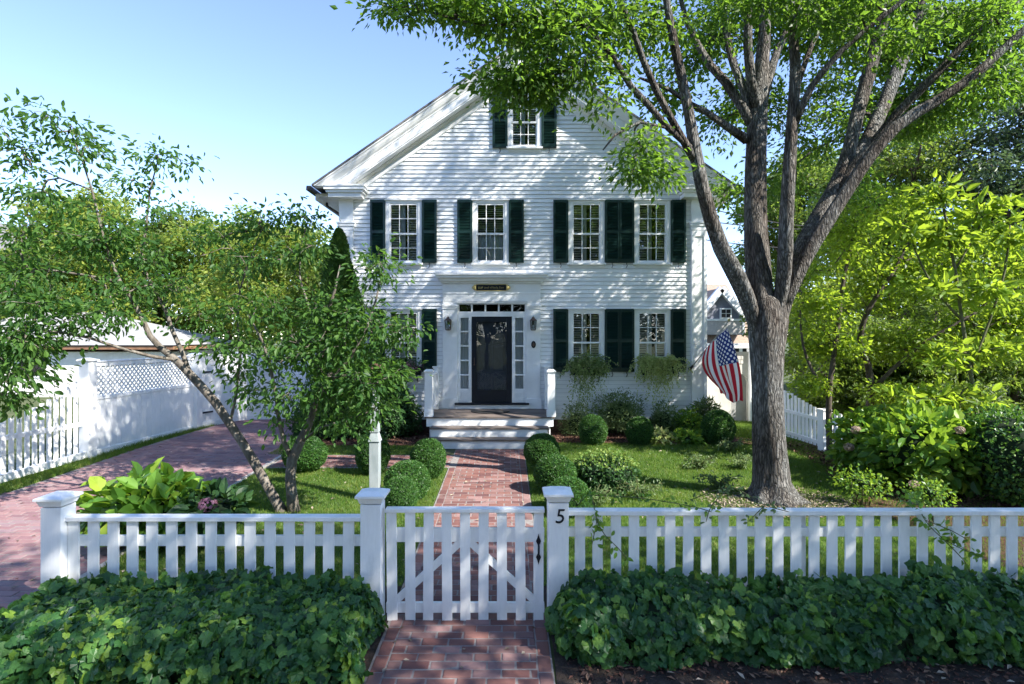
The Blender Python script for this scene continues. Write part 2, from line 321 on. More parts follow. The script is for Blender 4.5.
# ------------------------------------------------------------------ trees
def smoothline(pts, rad, step=.25):
    P0 = [Vector(p) for p in pts]; out = []; ro = []
    for i in range(len(P0)-1):
        a = P0[max(i-1,0)]; b = P0[i]; c = P0[i+1]; d = P0[min(i+2,len(P0)-1)]
        k = max(1, int((c-b).length/step))
        for j in range(k):
            t = j/k
            q = .5*((2*b) + (c-a)*t + (2*a-5*b+4*c-d)*t*t + (3*b-a-3*c+d)*t**3)
            out.append(q); ro.append(rad[i]*(1-t)+rad[i+1]*t)
    out.append(P0[-1]); ro.append(rad[-1]); return out, ro
def tree(name, label, cat, limbs, blobs, bark, leaf, L=.07, W=.038, nleaf=60, spread=.16, flat=.5, droop=.3, group=None,
         T=T_RH, sides=10, tip=.004, rough=.12, step=.3, up=.7, along=.5, rnd_sd=None):
    mb = MB(); nodes = []; nrad = []; ndir = []
    for li, (pts, rad) in enumerate(limbs):
        q, r = smoothline(pts, rad)
        ph = random.random()*9
        def rf(i, a, ph=ph): return 1 + rough*(math.sin(a*3+ph+i*.35)*.5 + math.sin(a*5+ph*2-i*.6)*.35 + math.sin(a*8+i*1.1+ph)*.15)
        mb.tube(q, r, sides if max(r) > .03 else 6, rfun=rf if max(r) > .03 else None)
        for i in range(len(q)):
            if r[i] < .16 or i > len(q)*.55:
                nodes.append(tuple(q[i])); nrad.append(r[i]); ndir.append(tuple((q[min(i+1,len(q)-1)]-q[max(i-1,0)]).normalized()))
    att = []
    for b in blobs:
        c, rx, ry, rz, n = b
        n = int(n); d = RNG.normal(size=(n,3)); d = unit(d)*(RNG.random((n,1))**.42)
        att.append(np.array(c)+d*np.array((rx,ry,rz)))
    att = np.concatenate(att); nodes = np.array(nodes); ndir = np.array(ndir); nrad = np.array(nrad)
    dist = np.array([np.min(np.linalg.norm(nodes-a, axis=1)) for a in att])
    NN = len(nodes); cap = NN + len(att)*40
    nd = np.zeros((cap,3)); nd[:NN] = nodes; dd = np.zeros((cap,3)); dd[:NN] = ndir; rr = np.zeros(cap); rr[:NN] = nrad
    par = np.full(cap, -1); cnt = NN; branches = []; ends = []
    for k in np.argsort(dist):
        a = att[k]; v = a-nd[:cnt]; ds = np.linalg.norm(v, axis=1)+1e-6
        cosv = np.einsum('ij,ij->i', v, dd[:cnt])/ds
        j = int(np.argmin(ds*(1.25-.35*cosv)))
        p0 = Vector(nd[j]); p1 = Vector(a); ln = (p1-p0).length
        if ln < .05: continue
        m = max(2, min(36, int(ln/step)))
        c1 = p0 + Vector(dd[j])*ln*.35 + Vector((0,0,.1*ln)); c2 = p1 - (p1-p0)*.3 + Vector(RNG.normal(size=3))*ln*.08
        idx = [j]; prev = j
        for i in range(1, m+1):
            t = i/m; q = p0*(1-t)**3 + c1*3*t*(1-t)**2 + c2*3*t*t*(1-t) + p1*t**3
            if i < m: q = q + Vector(RNG.normal(size=3))*.012
            nd[cnt] = q; dd[cnt] = unit(np.array([(np.array(q)-nd[prev])]))[0]; par[cnt] = prev; prev = cnt; idx.append(cnt); cnt += 1
        branches.append(idx); ends.append(idx)
    w = np.zeros(cap); 
    for e in ends: w[e[-1]] += 1
    for i in range(cnt-1, NN-1, -1):
        if par[i] >= 0: w[par[i]] += w[i]
    for i in range(NN, cnt): rr[i] = tip*max(w[i],1)**.45
    for idx in branches:
        r = [max(rr[i], tip*.6) for i in idx]; r[0] = min(r[1]*1.1, max(rr[idx[0]], tip))
        r[-1] = tip*.5
        mb.tube([nd[i] for i in idx], r, 5 if r[1] > tip*2 else 3, caps=False)
    # leaves
    E = []; Dv = []
    for idx in ends:
        pl = nd[idx]; 
        seg = np.linalg.norm(np.diff(pl, axis=0), axis=1); tot = seg.sum()
        cum = np.concatenate([[0], np.cumsum(seg)])
        s = tot - RNG.random(nleaf)**1.3*min(tot, along)
        q = np.stack([np.interp(s, cum, pl[:,c]) for c in range(3)], 1)
        E.append(q); Dv.append(np.repeat((pl[-1]-pl[-2])[None], nleaf, 0))
    E = np.concatenate(E); Dv = unit(np.concatenate(Dv)); n = len(E)
    off = RNG.normal(size=(n,3))*spread*np.array((1,1,flat))
    pos = E+off
    ax = unit(off+1e-6)*.7 + Dv*.4 + RNG.normal(size=(n,3))*.35; ax[:,2] -= droop
    nr = RNG.normal(size=(n,3))*.55; nr[:,2] += up
    sz = L*(.65+.7*RNG.random(n))
    root = empty(name, limbs[0][0][0], label, cat, group)
    link('trunk', mb.mesh('trunk'), bark, root)
    link('crown', leafmesh('crown', pos, ax, nr, sz, sz*W/L, T), leaf, root)
    return root
def shrub(name, label, cat, c, rad, n, leafm, L=.06, W=.035, T=T_RH, core=.75, lump=.18, up=.5, stems=7, group=None, shell=.35, base=None, extra=None, outw=.8):
    c = np.array(c, float); rad = np.array(rad, float)
    z0 = tz(c[0], c[1]) if base is None else base
    root = empty(name, (c[0], c[1], z0), label, cat, group)
    d = unit(RNG.normal(size=(n,3))); lob = unit(RNG.normal(size=(9,3)))
    k = 1 + lump*(np.max(d@lob.T, axis=1)**3*1.6-.9) + lump*.5*np.sin(d@np.array((5,7,6)))
    r = (1-shell*RNG.random(n)**1.6)*k
    pos = c + d*r[:,None]*rad; pos[:,2] = np.maximum(pos[:,2], z0+.02)
    ax = d*outw + RNG.normal(size=(n,3))*.6; nr = d*.8 + RNG.normal(size=(n,3))*.4; nr[:,2] += up
    sz = L*(.6+.8*RNG.random(n))
    link('foliage', leafmesh('foliage', pos, ax, nr, sz, sz*W/L, T), leafm, root)
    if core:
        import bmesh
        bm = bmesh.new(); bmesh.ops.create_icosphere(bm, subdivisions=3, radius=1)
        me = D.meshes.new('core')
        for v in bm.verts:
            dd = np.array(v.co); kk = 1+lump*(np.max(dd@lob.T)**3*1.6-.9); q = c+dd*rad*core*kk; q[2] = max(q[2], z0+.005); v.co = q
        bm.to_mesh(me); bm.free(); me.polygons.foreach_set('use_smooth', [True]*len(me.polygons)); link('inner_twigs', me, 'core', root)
    if stems:
        mb = MB()
        for _ in range(stems):
            e = c + unit(RNG.normal(size=(1,3)))[0]*rad*.6; b = (c[0]+RNG.normal()*.05, c[1]+RNG.normal()*.05, z0-.02)
            mb.tube([b, ((b[0]+e[0])/2, (b[1]+e[1])/2, (b[2]+e[2])/2+.04), tuple(e)], [.012,.008,.004], 5)
        mb.build('stem', 'stem', root)
    return root
# ------------------------------------------------------------------ ground
def sheet(name, poly, dz, mat, kind='structure', label=None, sub=.5, parent=None, wob=0.0):
    """flat-ish sheet following the terrain, cut from a polygon by scan rows"""
    ys = [p[1] for p in poly]; y0, y1 = min(ys), max(ys); n = max(1, int((y1-y0)/sub)); V = []; Fc = []
    def span(y):
        xs = []
        for i in range(len(poly)):
            a, b = poly[i], poly[(i+1) % len(poly)]
            if (a[1]-y)*(b[1]-y) <= 0 and a[1] != b[1]: xs.append(a[0]+(b[0]-a[0])*(y-a[1])/(b[1]-a[1]))
        return min(xs), max(xs)
    rows = sorted(set([y0+1e-5, y1-1e-5] + [y0+(y1-y0)*i/n for i in range(1, n)] + [y for y in (5.0, 12.0) if y0 < y < y1]))
    for i, y in enumerate(rows):
        a, b = span(y)
        if wob: a += wob*math.sin(y*3.1)+wob*.6*math.sin(y*7.7); b += wob*math.sin(y*2.7+1)+wob*.6*math.sin(y*8.3)
        V += [(a, y, tz(a, y)+dz), (b, y, tz(b, y)+dz)]
        if i: Fc.append((2*i-2, 2*i-1, 2*i+1, 2*i))
    me = D.meshes.new(name); me.from_pydata(V, [], Fc); me.update()
    return tag(link(name, me, mat, parent), label, kind=kind)
V = []; ysg = [-400,-60,-10,0,2,5,8,12,20,40,400]
for y in ysg: V += [(-400, y, tz(0, y)), (400, y, tz(0, y))]
me = D.meshes.new('ground'); me.from_pydata(V, [], [(2*i,2*i+1,2*i+3,2*i+2) for i in range(len(ysg)-1)]); me.update()
tag(link('ground', me, 'ground'), 'ground under the whole front yard', kind='structure')
# street behind the camera, kerb and front soil strip
sheet('street', [(-60,-9),(60,-9),(60,-1.5),(-60,-1.5)], .008, 'asphalt', sub=10)
mb = MB(); mb.box(-60,60,-1.5,-1.36,-.1,.11); tag(mb.build('kerb', 'granite'), kind='structure')
sheet('soil', [(.36,2.4),(9,2.4),(9,5.6),(.36,5.6)], .008, 'earth', wob=.01)
sheet('soil', [(-4.6,2.4),(-1.04,2.4),(-1.04,5.6),(-4.6,5.6)], .008, 'earth', wob=.01)
# lawns
LR = [(.36,5.6),(6.9,5.6),(6.9,11.95),(.36,11.95)]
LL = [(-4.28,5.6),(-1.04,5.6),(-1.04,9.95),(-4.28,9.95)]
LB = [(-4.6,10.95),(-1.5,10.95),(-1.5,11.7),(-4.6,11.7)]
LS = [(-8.2,6.5),(-7.6,6.5),(-7.32,14.6),(-7.7,14.6)]
LBk = [(-6.9,15.2),(-4.3,15.2),(-4.3,13.5),(-5.6,13.5)]
LFR = [(5.0,11.95),(7.2,11.95),(6.8,15),(4.9,15)]
for p in (LR, LL, LB, LS, LFR): sheet('lawn', p, .012, 'turf')
# mulch beds
bedR = sheet('mulch_bed', [(1.0,12.0),(1.5,11.85),(5.1,11.8),(5.3,12.4),(4.9,13.5),(1.0,13.5)], .03, 'mulch', sub=.15, wob=.05)
bedL = sheet('mulch_bed', [(-4.4,11.7),(-1.5,11.7),(-1.5,13.5),(-4.6,13.5)], .03, 'mulch', sub=.15, wob=.03)
bedF = sheet('mulch_bed', [(5.2,6.0),(9.5,6.0),(9.5,12.6),(6.5,12.6),(5.0,8.2)], .03, 'mulch', sub=.15, wob=.06)
def scatter_chips(name, regions, n, size, mat, dz):
    P_ = []
    for (x0,x1,y0,y1) in regions:
        k = int(n*(x1-x0)*(y1-y0)); x = RNG.uniform(x0,x1,k); y = RNG.uniform(y0,y1,k)
        P_.append(np.stack([x, y, np.array([tz(0,b) for b in y])+dz+RNG.random(k)*.012], 1))
    P_ = np.concatenate(P_); n = len(P_); ax = RNG.normal(size=(n,3)); ax[:,2] *= .35; nr = RNG.normal(size=(n,3))*.35; nr[:,2] += 1
    s = size*(.4+RNG.random(n)**2*1.6)
    return tag(link(name, leafmesh(name, P_, ax, nr, s, s*.45, T_RH), mat), kind='stuff')
tag(scatter_chips('mulch_chips', [(1.1,4.9,11.95,13.4),(-4.4,-1.7,11.8,13.4),(5.6,7.2,7.6,12)], 700, .05, 'chip', .034), 'shredded brown bark mulch in the planting beds')
tag(scatter_chips('soil_litter', [(.45,5,3.3,4.75),(-4.4,-1.1,3.2,4.8)], 900, .035, 'chip', .012), 'dry leaf bits and twigs on the bare soil before the ivy')
# grass blades
def blades(name, regions, dens, h, label, skip=()):
    P_ = []
    for poly in regions:
        xs = [p[0] for p in poly]; ys = [p[1] for p in poly]; x0,x1,y0,y1 = min(xs),max(xs),min(ys),max(ys)
        k = int(dens*(x1-x0)*(y1-y0)); x = RNG.uniform(x0,x1,k); y = RNG.uniform(y0,y1,k); ins = np.zeros(k, bool)
        for i in range(len(poly)):
            a, b = poly[i], poly[(i+1)%len(poly)]
            if a[1] == b[1]: continue
            c = ((a[1] > y) != (b[1] > y)) & (x < (b[0]-a[0])*(y-a[1])/(b[1]-a[1])+a[0]); ins ^= c
        for (cx,cy,r) in skip: ins &= ((x-cx)**2+(y-cy)**2 > r*r)
        P_.append(np.stack([x[ins], y[ins], .03*(np.clip(y[ins],5,12)-5)+.010], 1))
    P_ = np.concatenate(P_); n = len(P_)
    ax = RNG.normal(size=(n,3))*.45; ax[:,2] = 1; nr = RNG.normal(size=(n,3)); nr[:,2] *= .2
    return tag(link(name, leafmesh(name, P_, ax, nr, h*(.5+RNG.random(n)), .009, T_BL), 'leafgrass'), label, kind='stuff')
M['leafgrass'] = leafmat('grass_blade', [(.03,.08,.012),(.06,.14,.018),(.12,.19,.03),(.26,.24,.08)], (.28,.46,.05), tfac=.4, cscale=2.2)
blades('grass', [LR, LL, LB, LFR], 3600, .045, 'short green mown lawn grass', skip=[(3.86,8.28,.42)])
blades('grass', [LS], 3000, .07, 'strip of grass between drive and white lattice fence')

# ------------------------------------------------------------------ bricks
def bricks(name, cells, mat, h=.0185, parent=None, kind='structure', label=None):
    """cells: (cx, cy, lx, ly) -> slightly uneven chamfered bricks in one mesh"""
    c = np.array(cells); n = len(c); hx, hy = c[:,2]/2, c[:,3]/2
    z = .03*(np.clip(c[:,1],5,12)-5); V = np.zeros((n,12,3)); ch = .006
    jx = RNG.normal(size=n)*.0015; jy = RNG.normal(size=n)*.0015; ang = RNG.normal(size=n)*.008
    zt = h + RNG.normal(size=n)*.0016; tx = RNG.normal(size=n)*.008; ty = RNG.normal(size=n)*.012
    for lv, (ins, zz) in enumerate(((0, 0), (0, -.004), (ch, 0))):
        for k, (sx, sy) in enumerate(((-1,-1),(1,-1),(1,1),(-1,1))):
            x = sx*(hx-ins); y = sy*(hy-ins)
            V[:,lv*4+k,0] = c[:,0]+jx+x-y*ang; V[:,lv*4+k,1] = c[:,1]+jy+y+x*ang
            top = zt + x*tx + y*ty
            V[:,lv*4+k,2] = z + (0.002 if lv == 0 else top+zz) + .03*y
    f = np.array([(0,1,5,4),(1,2,6,5),(2,3,7,6),(3,0,4,7),(4,5,9,8),(5,6,10,9),(6,7,11,10),(7,4,8,11),(8,9,10,11)])
    Fc = (f[None]+(np.arange(n)*12)[:,None,None]).reshape(-1,4)
    o = link(name, fastmesh(name, V.reshape(-1,3), Fc), mat, parent); return tag(o, label, kind=kind)
def courses(x0, x1, y0, y1, bl=.203, bw=.094, j=.013, clip=None):
    out = []; y = y0; r = 0
    while y < y1-bw*.5:
        x = x0 - (bl+j)/2*(r % 2)
        while x < x1-.02:
            a, b = max(x, x0), min(x+bl, x1)
            if b-a > .04 and (clip is None or clip((a+b)/2, y+bw/2)): out.append(((a+b)/2, y+bw/2, b-a, bw))
            x += bl+j
        y += bw+j; r += 1
    return out
def border(x, y0, y1, bl=.203, bw=.098, j=.013):
    out = []; y = y0
    while y < y1-.03: e = min(y+bl, y1); out.append((x, (y+e)/2, bw, e-y)); y += bl+j
    return out
path = courses(-.90, .225, 2.2, 11.35) + border(-.96, 2.25, 10.0) + border(-.96, 10.95, 11.35) + border(.285, 2.25, 11.4)
sheet('path_mortar', [(-1.03,2.2),(.345,2.2),(.345,11.42),(-1.03,11.42)], .014, 'mortar')
bricks('brick_path', path, 'brick', label='red brick front walk from the gate to the porch steps')
side = courses(-4.2, -1.03, 10.06, 10.86)
sheet('path_mortar', [(-4.25,9.98),(-1.035,9.98),(-1.035,10.94),(-4.25,10.94)], .0135, 'mortar')
bricks('brick_path', side, 'brick', label='short brick path joining the drive and the front walk')
def dclip(x, y): return x > -7.62+.035*(y-5) and (x < -4.34 if y < 13.3 else x < -4.34-.55*(y-13.3))
drive = courses(-7.7, -4.36, 2.6, 15.6, clip=dclip)
sheet('drive_mortar', [(-7.75,2.6),(-4.3,2.6),(-4.3,13.3),(-5.6,15.7),(-7.3,15.7),(-7.55,8)], .0142, 'mortar')
bricks('brick_driveway', drive, 'drivebrick', label='wide red brick driveway beside the lattice fence')
mb = MB(); y = 2.6
while y < 13.2: mb.box(-4.34, -4.27, y, y+.6, tz(0,y)-.05, tz(0,y)+.028+.009); y += .61
tag(mb.build('drive_edging', 'granite', bevel=.004), kind='structure')

# ------------------------------------------------------------------ house
def X(px, Y=13.45): return (px-507)/F*Y
def Z(py, Y=13.45): return CZ-(py-335)/F*Y
HX0, HX1, WY = -3.97, 4.72, 13.5
CX, ZA, TAN = .38, 9.32, .692
house = empty('house', (CX, 13.5, .21), 'white clapboard two storey house with gable front, dark green shutters and black door', 'house')
wins = []      # (cx, z0, z1)
for cx in (403.5, 490.5, 586.5, 652.5): wins.append((X(cx), Z(263), Z(200.5)))
for cx in (403.5, 586.5, 652.5): wins.append((X(cx), Z(372), Z(309.5)))
wg = (X(524.5), Z(147), Z(93.5))
openings = [(c-.35, c+.35, a+.06, b-.06) for c, a, b in wins] + [(wg[0]-.34, wg[0]+.34, wg[1]+.06, wg[2]-.06), (-1.4, .70, .5, 3.5)]
mb = MB(); EXP = .098; z = .55; prev = None
while z < 8.6:
    z1 = z+EXP; hw = (ZA-.60-z)/TAN
    a0, a1 = max(HX0+.33, CX-hw), min(HX1-.36, CX+hw)
    if a1-a0 < .05: break
    iv = [(a0, a1)]
    for ox0, ox1, oz0, oz1 in openings:
        if z1 > oz0+.02 and z < oz1-.02:
            nv = []
            for a, b in iv:
                if ox1 <= a or ox0 >= b: nv.append((a, b)); continue
                if ox0 > a: nv.append((a, ox0))
                if ox1 < b: nv.append((ox1, b))
            iv = nv
    for a, b in iv:
        # break long boards with butt joints at random places
        cuts = [a]
        while b-cuts[-1] > 3.4: cuts.append(cuts[-1]+random.uniform(1.6, 3.2))
        cuts.append(b)
        for c0, c1 in zip(cuts[:-1], cuts[1:]):
            e = random.uniform(-.0012, .0012); yb = WY-.028+e; yt = WY-.003+e; g = .0008
            n = len(mb.v)
            mb.v += [(c0+g,yb,z-.004),(c1-g,yb,z-.004),(c1-g,yt,z1),(c0+g,yt,z1),(c0+g,WY+.02,z-.004),(c1-g,WY+.02,z-.004)]
            q = .011; yq = yb+(yt-yb)*(1-q/(EXP+.004)); mb.v += [(c0+g,yq,z1-q),(c1-g,yq,z1-q)]
            mb.f += [(n,n+1,n+7,n+6),(n+4,n+5,n+1,n),(n+6,n+7,n+2,n+3)]; mb.sm += [False]*3
    z = z1
so_ = mb.build('siding', 'siding', house); so_.data.materials.append(M['lapshade'])
so_.data.polygons.foreach_set('material_index', [1 if i % 3 == 2 else 0 for i in range(len(so_.data.polygons))])  # top strip of every board gets the painted shadow line
mb = MB()
mb.box(HX0+.01, HX0+.12, WY+.03, 24, .2, 5.95); mb.box(HX1-.12, HX1-.01, WY+.03, 24, .2, 5.95); mb.box(HX0+.12, HX1-.12, 23.9, 24, .2, 5.9)
mb.prism([(HX0, 5.95),(HX1, 5.95),(CX, ZA-.3)], 23.9, 23.99)
mb.build('side_wall', 'siding', house)
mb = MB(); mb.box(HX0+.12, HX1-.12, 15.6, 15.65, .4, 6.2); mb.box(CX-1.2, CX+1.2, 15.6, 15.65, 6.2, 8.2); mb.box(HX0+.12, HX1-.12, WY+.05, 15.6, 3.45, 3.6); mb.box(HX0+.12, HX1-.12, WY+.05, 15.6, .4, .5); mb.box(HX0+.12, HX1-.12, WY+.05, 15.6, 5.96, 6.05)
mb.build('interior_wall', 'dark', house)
MB().box(HX0+.03, -1.75, WY-.005, WY+.03, .1, .55).build('foundation', 'foundation', house); MB().box(1.0, HX1-.02, WY-.005, WY+.03, .1, .55).build('foundation', 'foundation', house)
MB().box(HX0+.33, -1.55, WY-.035, WY, .50, .575).build('water_table', 'white', house); MB().box(.85, HX1-.36, WY-.035, WY, .50, .575).build('water_table', 'white', house)
# roof slabs
mb = MB()
for s in (-1, 1):
    xe = CX+s*4.86; ze = ZA-TAN*4.86
    pts = [(CX, ZA+.005), (xe, ze+.005), (xe, ze-.04), (CX, ZA-.04)]
    if s < 0: pts = pts[::-1]
    mb.prism(pts, 13.03, 24.4)
mb.build('roof', 'roofing', house)
# rake trim: profile of (y, drop) swept along both slopes
def rake(name, prof, xin, mat, y_shift=0):
    mb = MB()
    for s in (-1, 1):
        n = len(mb.v); k = len(prof)
        for (y, d) in prof: mb.v.append((CX, y, ZA-d))
        for (y, d) in prof:
            xo = min(xin, (ZA-d-5.93)/TAN)
            mb.v.append((CX+s*xo, y, ZA-d-TAN*xo))
        for i in range(k):
            j = (i+1) % k; q = (n+i, n+j, n+k+j, n+k+i); mb.f.append(q if s > 0 else q[::-1]); mb.sm.append(False)
        mb.f.append(tuple(n+k+i for i in range(k))); mb.sm.append(False)
    return mb.build(name, mat, house)
rake('rake_crown', [(13.05,.045),(13.045,.075),(13.07,.10),(13.085,.15),(13.12,.21),(13.155,.245),(13.16,.275),(13.3,.275),(13.3,.045)], 4.84, 'white')
rake('rake_fascia', [(13.175,.2751),(13.175,.47),(13.19,.485),(13.19,.51),(13.46,.51),(13.46,.2751)], 4.7, 'white')
rake('rake_bed_moulding', [(13.40,.512),(13.40,.54),(13.44,.58),(13.455,.60),(13.47,.60),(13.47,.512)], 4.5, 'cream')
rake('rake_frieze', [(13.458,.55),(13.458,.735),(13.48,.75),(13.499,.75),(13.499,.55)], 4.5, 'white')
# cornice returns, eaves, gutters
for s in (-1, 1):
    x0 = -4.22 if s < 0 else 4.02; x1 = -3.30 if s < 0 else 4.98
    mb = MB(); mb.box(x0, x1, 13.07, WY-.001, 5.86, 5.93); mb.box(x0+.04, x1-.04, 13.11, WY-.002, 5.80, 5.86); mb.box(x0+.08, x1-.08, 13.16, WY-.003, 5.70, 5.80)
    mb.prism([(x0-.02,5.93),(x1+.02,5.93),(x1-.1,5.97),(x0+.1,5.97)], 13.05, WY-.004)
    mb.build('cornice_return', 'white', house)
    sx = HX0 if s < 0 else HX1
    mb = MB(); a, b = (sx-.58, sx+.0) if s < 0 else (sx, sx+.58)
    mb.box(a, b, WY+.002, 24.2, 5.80, 5.86); o = a if s < 0 else b-.04; mb.box(o, o+.04, WY+.002, 24.2, 5.70, 5.80)
    mb.build('eave_soffit', 'cream', house)
    mb = MB(); gx = CX+s*4.95
    mb.prism([(gx-.06, 5.84),(gx+.06,5.84),(gx+.05,5.94),(gx-.05,5.94)], 13.1, 24.3); mb.build('gutter', 'metal', house)
mb = MB(); gx = CX-4.92; mb.tube([(gx+.02,14.2,5.86),(gx+.06,14.2,5.7),(gx+.45,14.1,5.45),(gx+.5,14.1,5.3),(gx+.5,14.1,.3)], .038, 8); mb.build('downspout', 'metal', house)
mb = MB(); mb.tube([(HX1-.09,13.36,5.66),(HX1-.09,13.355,5.4),(HX1-.09,13.355,.5)], .001, 4)
# corner pilasters
def pilaster(x0, x1, plaster_open):
    mb = MB(); yf = WY-.06
    mb.box(x0, x1, yf, WY+.03, .62, 5.0); mb.box(x0-.0, x1+.0, yf-.002, WY+.03, 5.18, 5.72)
    p = mb.build('corner_pilaster', 'white', house, bevel=.004)
    mb = MB(); mb.box(x0-.05, x1+.05, yf-.05, WY+.02, 5.13, 5.17); mb.box(x0-.03, x1+.03, yf-.035, WY+.02, 5.07, 5.13); mb.box(x0-.012, x1+.012, yf-.014, WY+.02, 4.98, 5.07); mb.build('capital', 'white', p, bevel=.006)
    mb = MB(); mb.box(x0-.03, x1+.03, yf-.035, WY+.02, .50, .80); mb.box(x0-.015, x1+.015, yf-.018, WY+.02, .80, .84); mb.build('pilaster_base', 'white', p, bevel=.006)
    mb = MB(); m = .07
    for (a, b, c, d) in ((x0+.002,x0+m,.86,4.95),(x1-m,x1-.002,.86,4.95),(x0+m,x1-m,.86,.98),(x0+m,x1-m,4.83,4.95)): mb.box(a, b, yf-.028, yf+.001, c, d)
    mb.build('raised_border', 'white', p, bevel=.003)
pilaster(HX0, HX0+.335, 0); pilaster(HX1-.365, HX1, 0)
# windows
def window(hw, h, name='window'):
    """centre x=0, bottom z=0"""
    y0 = WY-.045; mb = MB(); c = hw
    mb.box(-c, -c+.095, y0, WY+.02, 0, h); mb.box(c-.095, c, y0, WY+.02, 0, h); mb.box(-c+.095, c-.095, y0-.001, WY+.02, h-.055, h); mb.box(-c-.02, c+.02, y0-.035, WY+.01, h, h+.03)
    w = mb.build(name, 'white', house, bevel=.003)
    mb = MB(); mb.box(-c-.03, c+.03, y0-.06, WY+.03, -.045, .0); mb.box(-c+.01, c-.01, y0+.005, WY, -.10, -.045); mb.build('sill', 'white', w, bevel=.004)
    i = c-.095; mid = h*.47; sb = .035
    mb = MB()
    for z0, z1, y in ((.0, mid+.02, WY-.01), (mid-.02, h-.055, WY-.03)):
        mb.box(-i, -i+sb, y, y+.03, z0, z1); mb.box(i-sb, i, y, y+.03, z0, z1); mb.box(-i+sb, i-sb, y+.001, y+.03, z0, z0+(.06 if z0 == 0 else .04)); mb.box(-i+sb, i-sb, y+.001, y+.03, z1-.045, z1)
        a0, a1 = -i+sb, i-sb
        for k in (1, 2): xx = a0+(a1-a0)*k/3; mb.box(xx-.008, xx+.008, y+.003, y+.026, z0+.04, z1-.04)
        zz = (z0+z1)/2+.005; mb.box(a0, a1, y+.005, y+.024, zz-.008, zz+.008)
    mb.build('sash', 'white', w)
    mb = MB(); mb.quad((-i+.02,WY+.006,.02),(i-.02,WY+.006,.02),(i-.02,WY+.006,mid),(-i+.02,WY+.006,mid)); mb.quad((-i+.02,WY-.014,mid),(i-.02,WY-.014,mid),(i-.02,WY-.014,h-.07),(-i+.02,WY-.014,h-.07)); mb.build('pane', 'glass', w)
    return w
def blinds(w, hw, h, kind):
    i = hw-.1; mb = MB()
    if kind == 'slat':
        z = .04
        while z < h-.12:
            for a, b in ((-i, -i*.32), (i*.32, i)):
                n = len(mb.v); mb.v += [(a,WY+.04,z),(b,WY+.04,z),(b,WY+.07,z+.04),(a,WY+.07,z+.04)]; mb.f.append((n,n+1,n+2,n+3)); mb.sm.append(False)
            z += .058
        for a in (-i, -i*.34, i*.32, i-.02): mb.box(a, a+.02, WY+.065, WY+.12, .02, h-.11)
        mb.build('blind', 'blind', w)
        mb = MB(); mb.box(-i*.3, i*.06, WY+.10, WY+.105, .03, h-.07); mb.build('curtain', 'curtain', w)
    else:
        n = 36
        for k in range(n):
            a = -i+2*i*k/n; b = -i+2*i*(k+1)/n; ya = WY+.1+.015*math.sin(k*1.3); yb = WY+.1+.015*math.sin((k+1)*1.3)
            mb.quad((a,ya,.02),(b,yb,.02),(b,yb,h*.47),(a,ya,h*.47))
        mb.build('curtain', 'curtain', w)
        mb = MB(); z = h*.5
        while z < h-.12: mb.quad((-i,WY+.07,z),(i,WY+.07,z),(i,WY+.1,z+.025),(-i,WY+.1,z+.025)); z += .05
        mb.build('blind', 'blind', w)
h2 = wins[0][2]-wins[0][1]
for k, (cx, a, b) in enumerate(wins):
    w = window(.43, b-a); blinds(w, .43, b-a, 'curtain' if k == 1 else 'slat'); w.location = (cx, 0, a)
w = window(.40, wg[2]-wg[1]); blinds(w, .40, wg[2]-wg[1], 'slat'); w.location = (wg[0], 0, wg[1])
# shutters: proto centre x=0 bottom z=0
def shutter(w, h):
    y0 = WY-.075; y1 = WY-.035; s = .05; mb = MB()
    mb.box(-w/2, -w/2+s, y0, y1, 0, h); mb.box(w/2-s, w/2, y0, y1, 0, h)
    for z0, z1 in ((0, .09), (h-.07, h), (h*.49-.035, h*.49+.035)): mb.box(-w/2+s, w/2-s, y0+.001, y1-.001, z0, z1)
    sh = mb.build('shutter', 'shutter', house, bevel=.002)
    mb = MB(); z = .10
    while z < h-.09:
        if abs(z-h*.49) > .05:
            a, b = -w/2+s, w/2-s; n = len(mb.v)
            mb.v += [(a,y0+.004,z),(b,y0+.004,z),(b,y1-.006,z+.030),(a,y1-.006,z+.030),(a,y0+.009,z-.006),(b,y0+.009,z-.006)]; mb.f += [(n,n+1,n+2,n+3),(n+4,n+5,n+1,n)]; mb.sm += [False]*2
        z += .036
    mb.box(-w/2+s, w/2-s, y1-.004, y1-.001, .05, h-.05)
    mb.build('louvre', 'shutter', sh)
    mb = MB(); mb.tube([(0,y1,.0),(0,y1-.02,-.03),(.012,y0+.01,-.07),(-.01,y0+.01,-.11),(-.02,y0,-.12)], [.008,.009,.008,.009,.006], 6); mb.build('shutter_dog', 'black', sh)
    return sh
sp = shutter(.355, 1.49)
first = True
def put(sh, cx, z):
    global first
    o = sh if first else copytree(sh, house); first = False; o.location = (cx, 0, z)
for k, (cx, a, b) in enumerate(wins):
    for s in (-1, 1): put(sp, cx+s*(.43+.18), a+.005)
first = True; spg = shutter(.355, wg[2]-wg[1]+.06)
for s in (-1, 1): put(spg, wg[0]+s*(.40+.18), wg[1]-.02)
